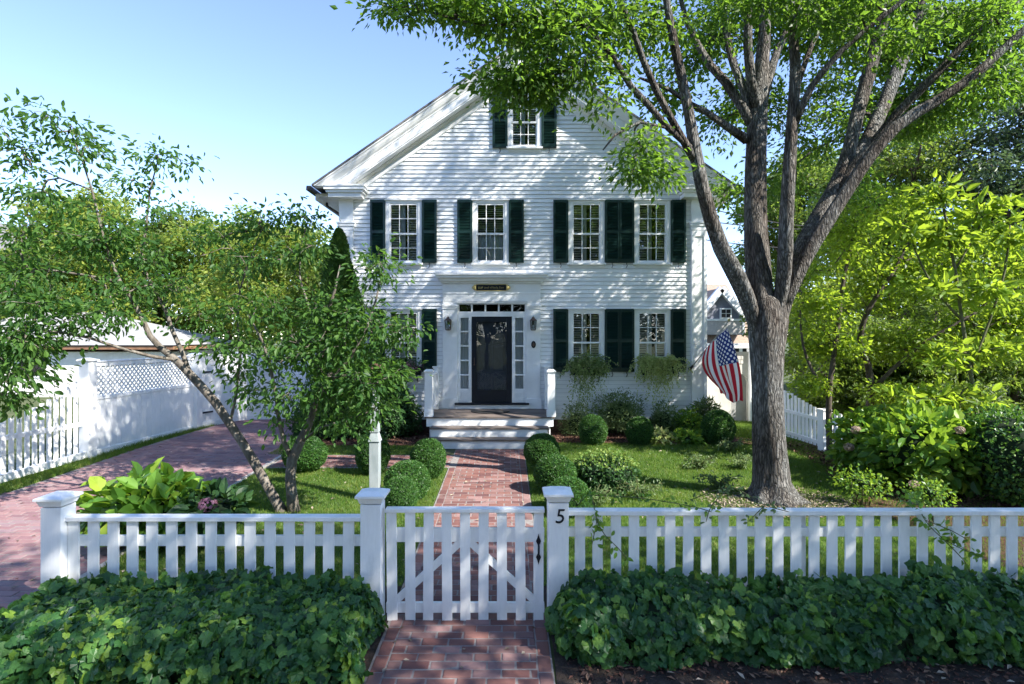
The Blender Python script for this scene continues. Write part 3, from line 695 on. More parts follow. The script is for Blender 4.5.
# entry surround
mb = MB(); yf = WY-.05
mb.box(X(442.5), X(457.5), yf, WY+.03, .76, 3.30); mb.box(X(526.5), X(540.5), yf, WY+.03, .76, 3.30)
mb.box(X(442.5)-.0, X(540.5), yf-.004, WY+.03, 3.30, Z(283.5))
e = mb.build('entry_surround', 'white', house, bevel=.004)
for a, b in ((X(442.5), X(457.5)), (X(526.5), X(540.5))):
    mb = MB(); mb.box(a-.02, b+.02, yf-.025, yf+.001, .76, 1.0); mb.build('pilaster_base', 'white', e, bevel=.003); mb = MB(); mb.box(a-.02, b+.02, yf-.035, yf+.001, 3.17, 3.22); mb.box(a-.01, b+.01, yf-.02, yf+.001, 3.12, 3.17); mb.build('pilaster_trim', 'white', e, bevel=.003)
MB().box(X(442.5)+.01, X(540.5)-.01, yf-.016, yf-.003, 3.47, 3.50).build('frieze_bead', 'white', e, bevel=.003)
mb = MB(); zc = Z(283.5)
mb.box(X(441.5), X(541.5), yf-.05, WY, zc, zc+.05); mb.box(X(439.5), X(543.5), yf-.12, WY, zc+.05, zc+.12); mb.box(X(437), X(546), yf-.2, WY, zc+.12, zc+.18); mb.box(X(435.5), X(547.5), yf-.235, WY, zc+.18, zc+.205)
mb.build('entry_cornice', 'white', e, bevel=.008)
mb = MB(); mb.box(X(456), X(528), yf-.055, yf+.02, Z(303), Z(303)+.03); mb.box(X(457), X(527), yf-.03, yf+.02, Z(303)-.0, Z(303)-.03+.0); mb.build('transom_hood', 'white', e, bevel=.003)
# transom, sidelights, door
ys = WY+.0
mb = MB(); tx0, tx1, tz0, tz1 = X(457.5), X(526.5), Z(311.5), Z(303)
mb.box(tx0, tx1, ys-.02, ys+.03, tz1-.03, tz1+.05); mb.box(tx0, tx1, ys-.02, ys+.03, Z(316.5), tz0)
for k in range(6):
    x = tx0+.02+(tx1-tx0-.04)*k/5; mb.box(x-.02, x+.02, ys-.018, ys+.028, tz0, tz1-.03)
t = mb.build('transom', 'white', house, bevel=.002)
mb = MB(); mb.quad((tx0,ys+.005,tz0),(tx1,ys+.005,tz0),(tx1,ys+.005,tz1),(tx0,ys+.005,tz1)); mb.build('pane', 'doorglass', t)
for a, b in ((X(457.5), X(471.5)), (X(512), X(526.5))):
    mb = MB(); g0 = (a+b)/2-.095; g1 = (a+b)/2+.095; zt = Z(317); zb = Z(389.5)
    mb.box(a, g0, ys-.022, ys+.03, .84, Z(316.5)); mb.box(g1, b, ys-.022, ys+.03, .84, Z(316.5)); mb.box(g0, g1, ys-.02, ys+.03, .84, zb)
    for k in range(6): zz = zb+(zt-zb)*k/5; mb.box(g0, g1, ys-.018, ys+.028, zz-.018, zz+.018)
    mb.box(g0+.02, g1-.02, ys-.03, ys-.019, .92, zb-.07)
    s = mb.build('sidelight', 'white', house, bevel=.002)
    mb = MB(); mb.quad((g0,ys+.006,zb),(g1,ys+.006,zb),(g1,ys+.006,zt),(g0,ys+.006,zt)); mb.build('pane', 'doorglass', s)
    mb = MB()
    for k in range(10): x = g0+(g1-g0)*k/10; mb.quad((x,ys+.05+.01*(k%2),zb),(x+.019,ys+.05+.01*((k+1)%2),zb),(x+.019,ys+.05+.01*((k+1)%2),zt),(x,ys+.05+.01*(k%2),zt))
    mb.build('curtain', 'curtain', s)
dx0, dx1, dz0, dz1 = X(471.7), X(511.5), .90, Z(316.6)
mb = MB(); f = .115
mb.box(dx0, dx0+f, ys-.03, ys+.02, dz0, dz1); mb.box(dx1-f, dx1, ys-.03, ys+.02, dz0, dz1); mb.box(dx0+f, dx1-f, ys-.029, ys+.02, dz1-.13, dz1); mb.box(dx0+f, dx1-f, ys-.029, ys+.02, dz0, dz0+.30)
sd = mb.build('storm_door', 'black', house, bevel=.004)
mb = MB(); mb.quad((dx0+f,ys-.008,dz0+.3),(dx1-f,ys-.008,dz0+.3),(dx1-f,ys-.008,dz1-.13),(dx0+f,ys-.008,dz1-.13)); mb.build('pane', 'doorglass', sd)
mb = MB(); mb.tube([(dx0+.06,ys-.03,1.95),(dx0+.06,ys-.075,1.95),(dx0+.06,ys-.075,1.83),(dx0+.06,ys-.03,1.83)], .009, 8); mb.lathe((dx0+.06,ys-.05,1.78), [(0,0),(.02,.005),(.02,.03),(0,.035)], 10); mb.build('handle', 'copper', sd)
mb = MB(); mb.box(dx0+.05, dx1-.05, ys+.10, ys+.14, dz0, dz1-.02)
idr = mb.build('inner_door', 'door', house)
mb = MB(); xm = (dx0+dx1)/2
for c0, c1 in ((dx0+.18, xm-.04), (xm+.04, dx1-.18)):
    for z0, z1 in ((1.15,1.55),(1.62,2.25),(2.32,2.68)):
        mb.box(c0, c1, ys+.088, ys+.101, z0, z1)
mb.build('door_panel', 'door', idr, bevel=.008)
mb = MB(); mb.box(X(455), X(529), yf-.09, ys+.03, .855, .90); mb.build('threshold', 'black', house, bevel=.004)
mb = MB(); mb.box(X(455.5), X(528.5), yf-.05, ys+.02, .762, .855); mb.build('threshold_riser', 'white', house)
# name board above the door
sx0, sx1, sz = X(472), X(510.5), Z(287.6)
mb = MB(); mb.box(sx0+.1, sx1-.1, yf-.03, yf-.004, sz-.065, sz+.065); nb = mb.build('name_board', 'black', house, bevel=.01)
mb = MB()
for s, xx in ((-1, sx0+.1), (1, sx1-.1)):
    mb.tube([(xx,yf-.034,sz),(xx+s*.03,yf-.034,sz),(xx+s*.1,yf-.034,sz)], [.06,.075,.02], 10)
    v0 = len(mb.v)
mb.box(sx0+.1, sx1-.1, yf-.031, yf-.006, sz+.066, sz+.078); mb.box(sx0+.1, sx1-.1, yf-.031, yf-.006, sz-.078, sz-.066)
mb.build('gilt_border', 'gold', nb)
# lettering too small to read in the photograph: gilt strokes of letter size
mb = MB(); x = sx0+.15
while x < sx1-.15:
    hgt = random.choice((.05,.035,.035,.05)); w = random.choice((.006,.018,.02)); z0 = sz-.025
    mb.box(x, x+.006, yf-.0335, yf-.029, z0, z0+hgt)
    if w > .01: mb.box(x+.0065, x+w, yf-.0335, yf-.029, z0+random.choice((0,.014,hgt-.007)), z0+random.choice((.02,.034)))
    x += w+.012 if random.random() > .16 else w+.035
mb.build('lettering', 'gold', nb)
# wall lanterns and plaque
for px in (448.5, 533):
    c = Vector((X(px), yf-.11, Z(324.5)))
    mb = MB(); mb.box(c.x-.035, c.x+.035, yf-.016, yf, c.z-.09, c.z+.09)
    for sx in (-1, 1):
        for sy in (-1, 1): mb.bar((c.x+sx*.055, c.y+sy*.055, c.z-.12), (c.x+sx*.07, c.y+sy*.07, c.z+.09), .012, .012, (0,1,0))
    mb.frustum(c.x, c.y, c.z-.14, c.z-.12, .045, .045, .062, .062); mb.frustum(c.x, c.y, c.z+.09, c.z+.15, .085, .085, .03, .03); mb.box(c.x-.03, c.x+.03, c.y-.03, c.y+.03, c.z+.15, c.z+.17)
    mb.tube([(c.x,yf-.01,c.z+.05),(c.x,yf-.05,c.z+.2),(c.x,c.y,c.z+.2),(c.x,c.y,c.z+.16)], .007, 6)
    ln = mb.build('wall_lantern', 'copper', house)
    mb = MB(); mb.frustum(c.x, c.y, c.z-.119, c.z+.089, .052, .052, .066, .066); mb.build('pane', 'glass', ln)
    mb = MB(); mb.lathe((c.x, c.y, c.z-.115), [(.014,0),(.014,.1),(0,.105)], 8); mb.build('candle', 'curtain', ln)
mb = MB(); cx, cz = X(533.5), Z(344.5); pts = [(cx+.055*math.cos(a*math.pi/10), cz+.085*math.sin(a*math.pi/10)) for a in range(20)]; mb.prism(pts, yf-.018, yf); pq = mb.build('oval_plaque', 'black', house)
mb = MB(); pts = [(cx+.03*math.cos(a*math.pi/8), cz+.05*math.sin(a*math.pi/8)) for a in range(16)]; mb.prism(pts, yf-.021, yf-.0185); mb.build('emblem', 'copper', pq)
# porch
DX0, DX1, DY, DZ = -1.75, 1.02, 12.1, .756
mb = MB(); x = DX0
yy = DY
while yy < WY-.06:
    mb.box(DX0, DX1, yy, min(yy+.088, WY-.055), DZ-.03, DZ+random.uniform(-.001,.001)); yy += .092
porch = mb.build('porch_deck', 'deck', house, bevel=.003)
mb = MB(); mb.box(DX0+.03, DX1-.03, DY+.03, DY+.06, DZ-.21, DZ-.031); mb.box(DX0+.03, DX0+.06, DY+.06, WY-.06, DZ-.21, DZ-.031); mb.box(DX1-.06, DX1-.03, DY+.06, WY-.06, DZ-.21, DZ-.031)
mb.box(DX0+.09, DX0+.12, DY+.1, WY-.05, .15, DZ-.21); mb.box(DX1-.12, DX1-.09, DY+.1, WY-.05, .15, DZ-.21)
mb.build('deck_fascia', 'white', porch, bevel=.003)
for k, (zt, yfr, a, b) in enumerate(((.574, 11.76, -1.60, .87), (.392, 11.43, -1.60, .87))):
    mb = MB(); mb.box(a, b, yfr, yfr+.165, zt-.028, zt); mb.box(a, b, yfr+.169, yfr+.332, zt-.028, zt); st = mb.build('step', 'deck', house, bevel=.003)
    mb = MB(); mb.box(a+.03, b-.03, yfr+.03, yfr+.055, zt-.185, zt-.029); mb.box(a+.03, a+.055, yfr+.056, DY+.06, tz(0,11.5)-.1, zt-.0285); mb.box(b-.055, b-.03, yfr+.056, DY+.06, tz(0,11.5)-.1, zt-.0285); mb.build('riser', 'white', st)
for s, x in ((-1, DX0+.075), (1, DX1-.075)):
    mb = MB(); mb.frustum(x, DY+.1, DZ, DZ+.95, .085, .085, .078, .078); mb.box(x-.095, x+.095, DY+.005, DY+.195, DZ, DZ+.13)
    np_ = mb.build('railing_post', 'white', house, bevel=.004)
    mb = MB(); mb.box(x-.10, x+.10, DY, DY+.2, DZ+.95, DZ+.975); mb.frustum(x, DY+.1, DZ+.975, DZ+1.01, .10, .10, .06, .06); mb.build('post_cap', 'white', np_, bevel=.003)
    xr = x + s*.0; mb = MB(); mb.box(xr-.035, xr+.035, DY+.19, WY-.02, DZ+.84, DZ+.88); mb.box(xr-.025, xr+.025, DY+.19, WY-.02, DZ+.10, DZ+.14)
    yy = DY+.29
    while yy < WY-.16: mb.box(xr-.015, xr+.015, yy, yy+.03, DZ+.14, DZ+.84); yy += .12
    rl = mb.build('railing', 'white', house, bevel=.002)
    mb = MB(); mb.box(xr-.06, xr+.06, WY-.15, WY-.03, DZ, DZ+.98); mb.box(xr-.075, xr+.075, WY-.165, WY-.028, DZ+.98, DZ+1.01); mb.build('wall_post', 'white', rl, bevel=.003)
mb = MB(); cx = X(491); pts = []
k = 24; n0 = len(mb.v)
pts = [(cx+.44*math.cos(a*math.pi/k), 12.98-.42*math.sin(a*math.pi/k)) for a in range(k+1)]
mb.v += [(x, y, DZ+.004) for x, y in pts] + [(x, y, DZ+.019) for x, y in pts]; K = len(pts)
mb.f.append(tuple(range(K-1,-1,-1))); mb.f.append(tuple(range(K, 2*K))); mb.sm += [False]*2
for i in range(K): j = (i+1)%K; mb.f.append((i, j, K+j, K+i)); mb.sm.append(False)
tag(mb.build('doormat', 'mat'), 'dark half round doormat on the porch before the black door', 'doormat')
# window boxes
M['leafgb'] = leafmat('leaf_trailing', [(.07,.13,.05),(.17,.25,.08),(.42,.48,.2)], (.45,.55,.16), tfac=.42, cscale=5)
def window_box(cx, label, kind):
    zt = Z(366); y1 = WY-.10; w = .42
    r = empty('window_box', (cx, y1-.1, zt-.2), label, 'window box', 'planted window boxes under the lower windows')
    mb = MB(); mb.frustum(cx, y1-.11, zt-.2, zt, w-.04, .075, w, .10); mb.build('planter', 'black', r, bevel=.004)
    for s in (-1, 1):
        mb = MB(); x = cx+s*.28; mb.tube([(x,WY-.03,zt-.2),(x,y1-.15,zt-.205),(x,WY-.08,zt-.33),(x,WY-.03,zt-.38)], .014, 6); mb.build('bracket', 'black', r)
    if kind == 'pink':
        n = 500; pos = np.array((cx, y1-.1, zt+.02))+RNG.normal(size=(n,3))*np.array((.24,.08,.09)); mt = 'leafshade'
        link('foliage', leafmesh('foliage', pos, RNG.normal(size=(n,3)), RNG.normal(size=(n,3))+np.array((0,-.3,.8)), .06, .04), mt, r)
        n = 160; pos = np.array((cx+.12, y1-.2, zt-.02))+RNG.normal(size=(n,3))*np.array((.13,.04,.06)); link('flowers', leafmesh('flowers', pos, RNG.normal(size=(n,3)), RNG.normal(size=(n,3)), .045, .045), 'petalpink', r)
        return r
    P_, A_ = [], []
    nst = 150 if kind == 'trail' else 200
    for _ in range(nst):
        x0 = cx+RNG.uniform(-w, w); a = RNG.normal(); out = RNG.uniform(.05,.3)
        c = 1-abs(x0-cx)/w
        if kind == 'trail': drop = RNG.uniform(.1, .25)+ (RNG.uniform(.2,.75) if abs(x0-cx+.02) < .2 else 0); rise = RNG.uniform(.05,.42)*(.4+c)
        else: drop = RNG.uniform(.05,.38)+(RNG.uniform(0,.6) if abs(x0-cx-.05) < .16 else 0); rise = RNG.uniform(.08,.36)
        m = 22
        for i in range(m):
            t = i/m; zz = zt-.02+rise*math.sin(min(t*3,1.57))*1.0 - drop*max(0, t-.25)/.75*1.35
            P_.append((x0+.19*a*t + RNG.normal()*.015, y1-.1-out*min(1, t*1.6)+RNG.normal()*.02, zz+RNG.normal()*.015)); A_.append((RNG.normal()*.7, -.5+RNG.normal()*.4, .4-t*1.4))
    P_ = np.array(P_); A_ = np.array(A_); nr = RNG.normal(size=P_.shape)*.6; nr[:,1] -= .6; nr[:,2] += .5
    link('foliage', leafmesh('foliage', P_, A_, nr, .06*(.6+.8*RNG.random(len(P_))), .028), 'leafgb' if kind == 'trail' else 'leafvar', r)
    n = 130; pos = np.array((cx, y1-.22, zt+.02))+RNG.normal(size=(n,3))*np.array((.25,.07,.08)); link('flowers', leafmesh('flowers', pos, RNG.normal(size=(n,3)), RNG.normal(size=(n,3)), .03, .03), 'petalfade' if kind == 'trail' else 'leafvar', r)
    return r
window_box(X(586.5), 'window box with grey green plants trailing far down, just right of the porch', 'trail')
window_box(X(656), 'window box overflowing with pale lime foliage, nearest the flag', 'lime')
window_box(X(406), 'window box with pink flowers left of the porch', 'pink')
# flag
fl = empty('flag', tuple(P(692,367,13.42)), 'stars and stripes flag hanging limp from an angled pole at the house corner', 'flag')
p0, p1 = P(691,368,13.42), P(729,321,12.55)
mb = MB(); mb.tube([p0, p1], [.014,.012], 8); mb.build('flag_pole', 'pole', fl)
mb = MB(); mb.lathe(tuple(p1-Vector((0,0,.01))), [(0,0),(.028,.015),(.034,.035),(.02,.06),(0,.065)], 10); mb.build('finial', 'gold', fl)
mb = MB(); mb.tube([p0+Vector((0,.06,-.02)), p0, p0+(p1-p0)*.06], [.05,.03,.022], 8); mb.build('socket', 'metal', fl)
H0, H1 = P(727,328,12.6), P(706,348,13.05); F0, F1 = P(742,403,12.7), P(719,392,13.0)
nu, nv = 60, 44; V = []; UV = []
for i in range(nu+1):
    u = i/nu
    for j in range(nv+1):
        v = j/nv; q = (H0*(1-v)+H1*v)*(1-u)+(F0*(1-v)+F1*v)*u
        b = math.sin(math.pi*u)*.10*(1-v)                      # outer edge bows out
        fold = .05*math.sin(v*13+u*2.2)*(.3+.7*u) + .025*math.sin(v*24-u*3)*u
        q = q + Vector((b*1.0+fold*.25 - .22*math.sin(math.pi*min(1,u*1.1))*v, -fold*1.1, -.06*math.sin(math.pi*v)*u + (.05*math.sin(v*9+1) if u > .9 else 0)*(u-.9)*10)); V.append(tuple(q)); UV.append((u, v))
Fc = [(i*(nv+1)+j, i*(nv+1)+j+1, (i+1)*(nv+1)+j+1, (i+1)*(nv+1)+j) for i in range(nu) for j in range(nv)]
me = D.meshes.new('cloth'); me.from_pydata(V, [], Fc); ul = me.uv_layers.new(name='UVMap')
for l in me.loops: ul.data[l.index].uv = UV[l.vertex_index]
me.polygons.foreach_set('use_smooth', [True]*len(me.polygons)); me.update()
link('cloth', me, 'flag', fl)

# ------------------------------------------------------------------ front fence and gate
FY = 4.95
def fx(px, Y=FY): return (px-507)/F*Y
def fz(py, Y=FY): return CZ-(py-335)/F*Y
def fpost(root, xc, top, label=None):
    mb = MB(); w = .088; mb.box(xc-w, xc+w, FY-.07, FY+.106, -.1, top-.11)
    p = mb.build('post', 'fence', root, bevel=.005, label=label)
    mb = MB(); yc = FY+.018
    mb.frustum(xc, yc, top-.10, top-.048, w+.004, w+.004, w+.024, w+.024); mb.box(xc-w-.038, xc+w+.038, yc-w-.038, yc+w+.038, top-.048, top-.026); mb.frustum(xc, yc, top-.026, top, w+.038, w+.038, w-.03, w-.03)
    mb.build('post_cap', 'fence', p, bevel=.003)
    return p
def picket(root, xc, w, z0, z1, t=.02):
    mb = MB(); mb.box(xc-w/2, xc+w/2, FY, FY+t, z0, z1); dx = random.gauss(0, .0022); j = random.gauss(0, .001); mb.v = [(x+j+(dx if z > z0+.1 else -dx), y, z) for x, y, z in mb.v]
    for zz in (.19, z1-.18):
        for s in (-.02, .02): mb.tube([(xc+s, FY+.001, zz), (xc+s, FY-.0012, zz)], .004, 6)
    return mb.build('picket', 'fence', root, bevel=.002)
# left run
lf = empty('picket_fence', (fx(49), FY, 0), 'white picket fence left of the gate with a broad capped end post by the drive', 'fence', 'street fence sections')
fpost(lf, fx(50.5, FY-.07), 1.125); fpost(lf, -1.172, 1.15)
xa, xb = fx(50.5)+.09, -1.26
for k in range(15): picket(lf, fx(73+19.65*k), .094, .04, .882)
mb = MB(); mb.box(xa, xb, FY-.028, FY+.075, .884, .922); mb.build('cap_rail', 'fence', lf, bevel=.004)
mb = MB(); mb.box(xa, xb, FY+.0205, FY+.06, .655, .745); mb.build('rail', 'fence', lf, bevel=.003)
mb = MB(); mb.box(xa, xb, FY+.0205, FY+.06, .13, .22); mb.build('rail', 'fence', lf, bevel=.003)
rf = empty('picket_fence', (.44, FY, 0), 'long white picket fence right of the gate, starting at the post marked 5', 'fence', 'street fence sections')
p5 = fpost(rf, .442, 1.165); xa, xb = .53, 6.2
for k in range(36): picket(rf, fx(580+18.05*k), .088, .04, .934)
mb = MB(); mb.box(xa, xb, FY-.028, FY+.075, .936, .976); mb.build('cap_rail', 'fence', rf, bevel=.004)
mb = MB(); mb.box(xa, xb, FY+.0205, FY+.06, .738, .816); mb.build('rail', 'fence', rf, bevel=.003)
mb = MB(); mb.box(xa, xb, FY+.0205, FY+.06, .13, .22); mb.build('rail', 'fence', rf, bevel=.003)
for px in (805,): mb = MB(); mb.box(fx(px)-.04, fx(px)+.04, FY+.061, FY+.14, 0, .93); mb.build('rear_post', 'fence', rf, bevel=.003)
cu = D.curves.new('numeral', 'FONT'); cu.body = '5'; cu.size = .175; cu.extrude = .003; cu.shear = .15; cu.align_x = 'CENTER'; cu.space_character = 1
cu.materials.append(M['black'])
tmp = D.objects.new('tmp', cu); COL.objects.link(tmp); nm = D.meshes.new_from_object(tmp.evaluated_get(bpy.context.evaluated_depsgraph_get())); D.objects.remove(tmp); nm.name = 'numeral'
if not nm.materials: nm.materials.append(M['black'])
no = D.objects.new('numeral', nm); COL.objects.link(no); no.parent = p5; no.matrix_parent_inverse = parent_world(p5).inverted()
no.rotation_euler = (math.pi/2, 0, 0); no.location = (fx(559.5, FY-.07), FY-.0735, fz(523, FY-.07))
gt = empty('garden_gate', (-.34, FY, .02), 'white picket garden gate with diagonal braces and a black latch handle', 'gate')
gx0, gx1 = fx(385.5), fx(544.5)
for k in range(9): picket(gt, fx(391.6+18.37*k), .087, .015, .957, .02)
mb = MB(); mb.box(gx0, gx1, FY-.02, FY+.06, .958, .992); mb.build('cap_rail', 'fence', gt, bevel=.004)
mb = MB(); mb.box(gx0, gx1, FY+.0205, FY+.055, fz(543), fz(529)); mb.build('rail', 'fence', gt, bevel=.003)
mb = MB(); mb.box(gx0, gx1, FY+.0205, FY+.055, fz(614), fz(604)); mb.build('rail', 'fence', gt, bevel=.003)
xm = (gx0+gx1)/2
for s in (-1, 1):
    mb = MB(); mb.bar((xm+s*.03, FY+.037, fz(539)), ((gx1 if s > 0 else gx0)-s*.06, FY+.037, fz(603)), .05, .028, (0,1,0)) ; mb2 = MB()
    mb2.bar((xm+s*.02, FY+.037, fz(541)), ((gx1 if s > 0 else gx0)-s*.06, FY+.037, fz(605)), .062, .028, (0,1,0)); mb = mb2
    b = mb.build('brace', 'fence', gt, bevel=.002)
hx = fx(538.5); mb = MB()
mb.tube([(hx,FY-.004,fz(543)),(hx,FY-.04,fz(545)),(hx,FY-.045,fz(549)),(hx,FY-.04,fz(553)),(hx,FY-.004,fz(555))], [.008,.009,.010,.009,.008], 8)
for z0, s in ((fz(541), 1), (fz(557), -1)):
    pts = [(hx-.008,z0-s*.03),(hx-.022,z0),(hx-.010,z0+s*.028),(hx,z0+s*.065),(hx+.010,z0+s*.028),(hx+.022,z0),(hx+.008,z0-s*.03)]
    mb.prism(pts if s < 0 else pts[::-1], FY-.006, FY-.0005)
mb.build('latch_handle', 'black', gt)
for z in (.27, .80):
    mb = MB(); mb.box(gx0-.02, gx0+.16, FY-.006, FY-.0005, z-.012, z+.012) ; 
# lamp post
lp = empty('lamp_post', tuple(G(375,502)), 'white wooden lamp post with lantern rising through the foliage near the gate', 'lamp post')
LPX, LPY = lp.location.x, lp.location.y; g0 = tz(0, LPY)
mb = MB(); mb.box(LPX-.07, LPX+.07, LPY-.07, LPY+.07, g0-.05, Z(441, LPY)); mb.frustum(LPX, LPY, Z(441, LPY), Z(432, LPY), .085, .085, .05, .05); mb.frustum(LPX, LPY, Z(432, LPY), Z(392, LPY), .062, .062, .045, .045); mb.box(LPX-.06, LPX+.06, LPY-.06, LPY+.06, Z(392, LPY), Z(388, LPY))
mb.build('post', 'shadedpost', lp, bevel=.006)
zl = Z(388, LPY); mb = MB(); mb.frustum(LPX, LPY, zl, zl+.03, .05, .05, .08, .08)
for sx in (-1,1):
    for sy in (-1,1): mb.bar((LPX+sx*.075,LPY+sy*.075,zl+.03), (LPX+sx*.10,LPY+sy*.10,zl+.28), .014, .014, (0,1,0))
mb.frustum(LPX, LPY, zl+.28, zl+.38, .125, .125, .03, .03); mb.lathe((LPX,LPY,zl+.38), [(.02,0),(.03,.02),(0,.05)], 8)
lh = mb.build('lantern', 'copper', lp); mb = MB(); mb.frustum(LPX, LPY, zl+.031, zl+.279, .073, .073, .096, .096); mb.build('pane', 'glass', lh)

# ------------------------------------------------------------------ side fences, built in local frames along a line
def frame(name, a, b, label, cat='fence', group=None):
    r = empty(name, (a.x, a.y, tz(0, a.y)), label, cat, group); r.rotation_euler = (0, 0, math.atan2(b.y-a.y, b.x-a.x)); return r
def lb(mb, name, root, mat='fence', bevel=.004):
    o = link(name, mb.mesh(name), mat, root, world=False)
    if bevel: m = o.modifiers.new('bevel', 'BEVEL'); m.width = bevel; m.segments = 1
    return o
A, B = G(0, 485), G(88, 459); C = G(196, 429); DD = G(243, 420.5)
A2 = A + (A-B)*.9
ln = (B-A2).length; r = frame('picket_fence', A2, B, 'tall white picket fence at the left edge, its tops sweeping up to the lattice fence', group='side fence sections')
n = int(ln/.135)
zb = tz(0,A2.y)
def topz(x):
    t = x/ln; return 1.12 + .72*max(0, (t-.38)/.62)**1.7 - .03
for k in range(n):
    x = .07+k*.135
    if x > ln-.14: break
    mb = MB(); zt = topz(x)-zb; mb.box(x-.042, x+.042, -.01, .012, .07+.03*x*1, zt); lb(mb, 'picket', r)
mb = MB(); mb.bar((0,.03,.86-zb),(ln,.03,.84-zb), .04, .08); lb(mb, 'rail', r)
mb = MB(); mb.bar((0,-.02,.10),(ln,-.02,.10+.03*ln), .05, .13); lb(mb, 'rail', r)
# lattice section
def lattice(mb, x0, x1, z0, z1, y, pitch=.115, w=.03):
    for s in (-1, 1):
        c = -((z1-z0)) ; k = x0-(z1-z0)
        while k < x1+(z1-z0):
            # line x = k + s*(z-z0) style strip clipped to the rectangle
            if s > 0: xa, za, xb_, zb_ = k, z0, k+(z1-z0), z1
            else: xa, za, xb_, zb_ = k, z1, k+(z1-z0), z0
            if xb_ > x0 and xa < x1:
                if xa < x0: za += (x0-xa)*(1 if s > 0 else -1); xa = x0
                if xb_ > x1: zb_ -= (xb_-x1)*(1 if s > 0 else -1); xb_ = x1
                if xb_-xa > .02: mb.bar((xa, y+s*.006, za), (xb_, y+s*.006, zb_), .010, w, (0,0,1)) if False else mb.bar((xa, y+s*.0062, za), (xb_, y+s*.0062, zb_), w*1.0, .011, (0,1,0))
            k += pitch
def solid_fence(a, b, label, lat, group=None, posts=(True, True), boards=True, z_top=1.98, cat='fence', name='lattice_fence', lat_win=None):
    r = frame(name, a, b, label, cat, group); L_ = (Vector((b.x,b.y,0))-Vector((a.x,a.y,0))).length; zb = tz(0, a.y); zt = z_top-zb
    zs = 1.30-zb if lat else zt-.09
    x0 = .11 if posts[0] else .02; x1 = L_-(.11 if posts[1] else .02)
    k = x0
    mb = MB()
    while k < x1-.01: e = min(k+.14, x1); mb.box(k+.001, e-.001, -.012, .012, .03, zs-.04); k = e
    lb(mb, 'board_panel', r, bevel=.003)
    lb(MB().box(x0, x1, -.03, .03, zs-.04, zs+.03), 'rail', r); lb(MB().box(x0, x1, -.03, .03, .0, .14), 'base_board', r)
    mb = MB(); mb.box(x0, x1, -.03, .03, zt-.08, zt); mb.box(x0-.01, x1+.01, -.05, .05, zt, zt+.025); lb(mb, 'cap_rail', r)
    if lat: mb = MB(); lattice(mb, x0+.02, x1-.02, zs+.03, zt-.08, 0); lb(mb, 'lattice_panel', r, bevel=0)
    if lat_win: mb = MB(); lattice(mb, lat_win[0], lat_win[1], zs-.45, zs-.08, -.022, .075, .022); lb(mb, 'lattice_panel', r, bevel=0)
    for k, xx in enumerate((0, L_)):
        if posts[k]: mb = MB(); mb.box(xx-.10, xx+.10, -.10, .10, -.1, zt+.03); mb.box(xx-.13, xx+.13, -.13, .13, zt+.03, zt+.06); mb.frustum(xx, 0, zt+.06, zt+.09, .12, .12, .04, .04); lb(mb, 'post', r)
    return r
solid_fence(B, C, 'white board fence topped with lattice along the drive', True, group='side fence sections')
g = solid_fence(C+Vector((.03,.12,0)), DD, 'plain white board side gate at the end of the lattice fence', False, posts=(False, True), cat='gate', name='side_gate')
mb = MB(); mb.box(.05, .35, -.045, -.031, 1.35, 1.39); lb(mb, 'strap_hinge', g, 'black'); mb = MB(); mb.box(.05, .35, -.045, -.031, .35, .39); lb(mb, 'strap_hinge', g, 'black')
E = Vector((-3.9, 15.9, .21)); solid_fence(DD, E, 'white fence with small lattice window between the side gate and house', False, posts=(False, True), group='side fence sections', lat_win=(.3,.95))
# right side fence
q0, q1 = G(824, 452), G(790, 441); dirv = (q1-q0).normalized(); s0 = q0-dirv*1.6; s1 = q0+dirv*2.1; ln = (s1-s0).length
r = frame('picket_fence', s0, s1, 'white picket fence dipping in a curve behind the large tree trunk', group='side fence sections'); zb = tz(0, s0.y)
k = .07
while k < ln-.03:
    if abs(k-1.6) > .09:
        t = (k-1.6); zt = (.98 + (.28*min(1, t/1.1)**1.3 if t > 0 else -.0*t)) - zb + .02
        mb = MB(); mb.box(k-.035, k+.035, -.012, .012, .08+(tz(0,s0.y+(s1.y-s0.y)*k/ln)-zb), zt); lb(mb, 'picket', r, bevel=.002)
    k += .12
for z in (.32, .78): mb = MB(); mb.bar((0,.035,z-zb+.0),(ln,.035,z-zb+.1), .04, .07); lb(mb, 'rail', r)
mb = MB(); mb.box(1.52,1.68,-.08,.08,-.1,.93-zb+.08); mb.box(1.5,1.7,-.1,.1,.93-zb+.08,.96-zb+.08); lb(mb, 'post', r)

# ------------------------------------------------------------------ neighbours
# arched white shingled garden wall right of the house
aw = empty('arched_wall', (5.6, 15, .2), 'white shingled garden wall with an arched niche behind the flag', 'wall')
YA = 15.0; x0, x1 = 4.75, X(749, YA); za = Z(352, YA); ax0, ax1, aspring = X(733, YA), X(748, YA)-.02, Z(383, YA)
mb = MB(); ax0 = X(731, YA); ax1 = X(747.5, YA); arc = [( (ax0+ax1)/2+(ax1-ax0)/2*math.cos(t), aspring+(ax1-ax0)/2*1.15*math.sin(t)) for t in np.linspace(math.pi, 0, 17)]
pts = [(x0,.1),(ax0,.1)] + arc + [(ax1,.1),(x1,.1),(x1,za),(x0,za)]
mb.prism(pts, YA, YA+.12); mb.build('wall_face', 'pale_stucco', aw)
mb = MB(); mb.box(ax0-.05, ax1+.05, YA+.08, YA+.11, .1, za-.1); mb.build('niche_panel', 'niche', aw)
mb = MB(); z = Z(372, YA)
while z < za-.05:
    x = x0+.02+random.random()*.08
    while x < x1-.12:
        if not (ax0-.1 < x < ax1 and z < aspring+.5): mb.box(x, x+.11, YA-.014, YA-.001, z, z+.095)
        x += .125
    z += .11
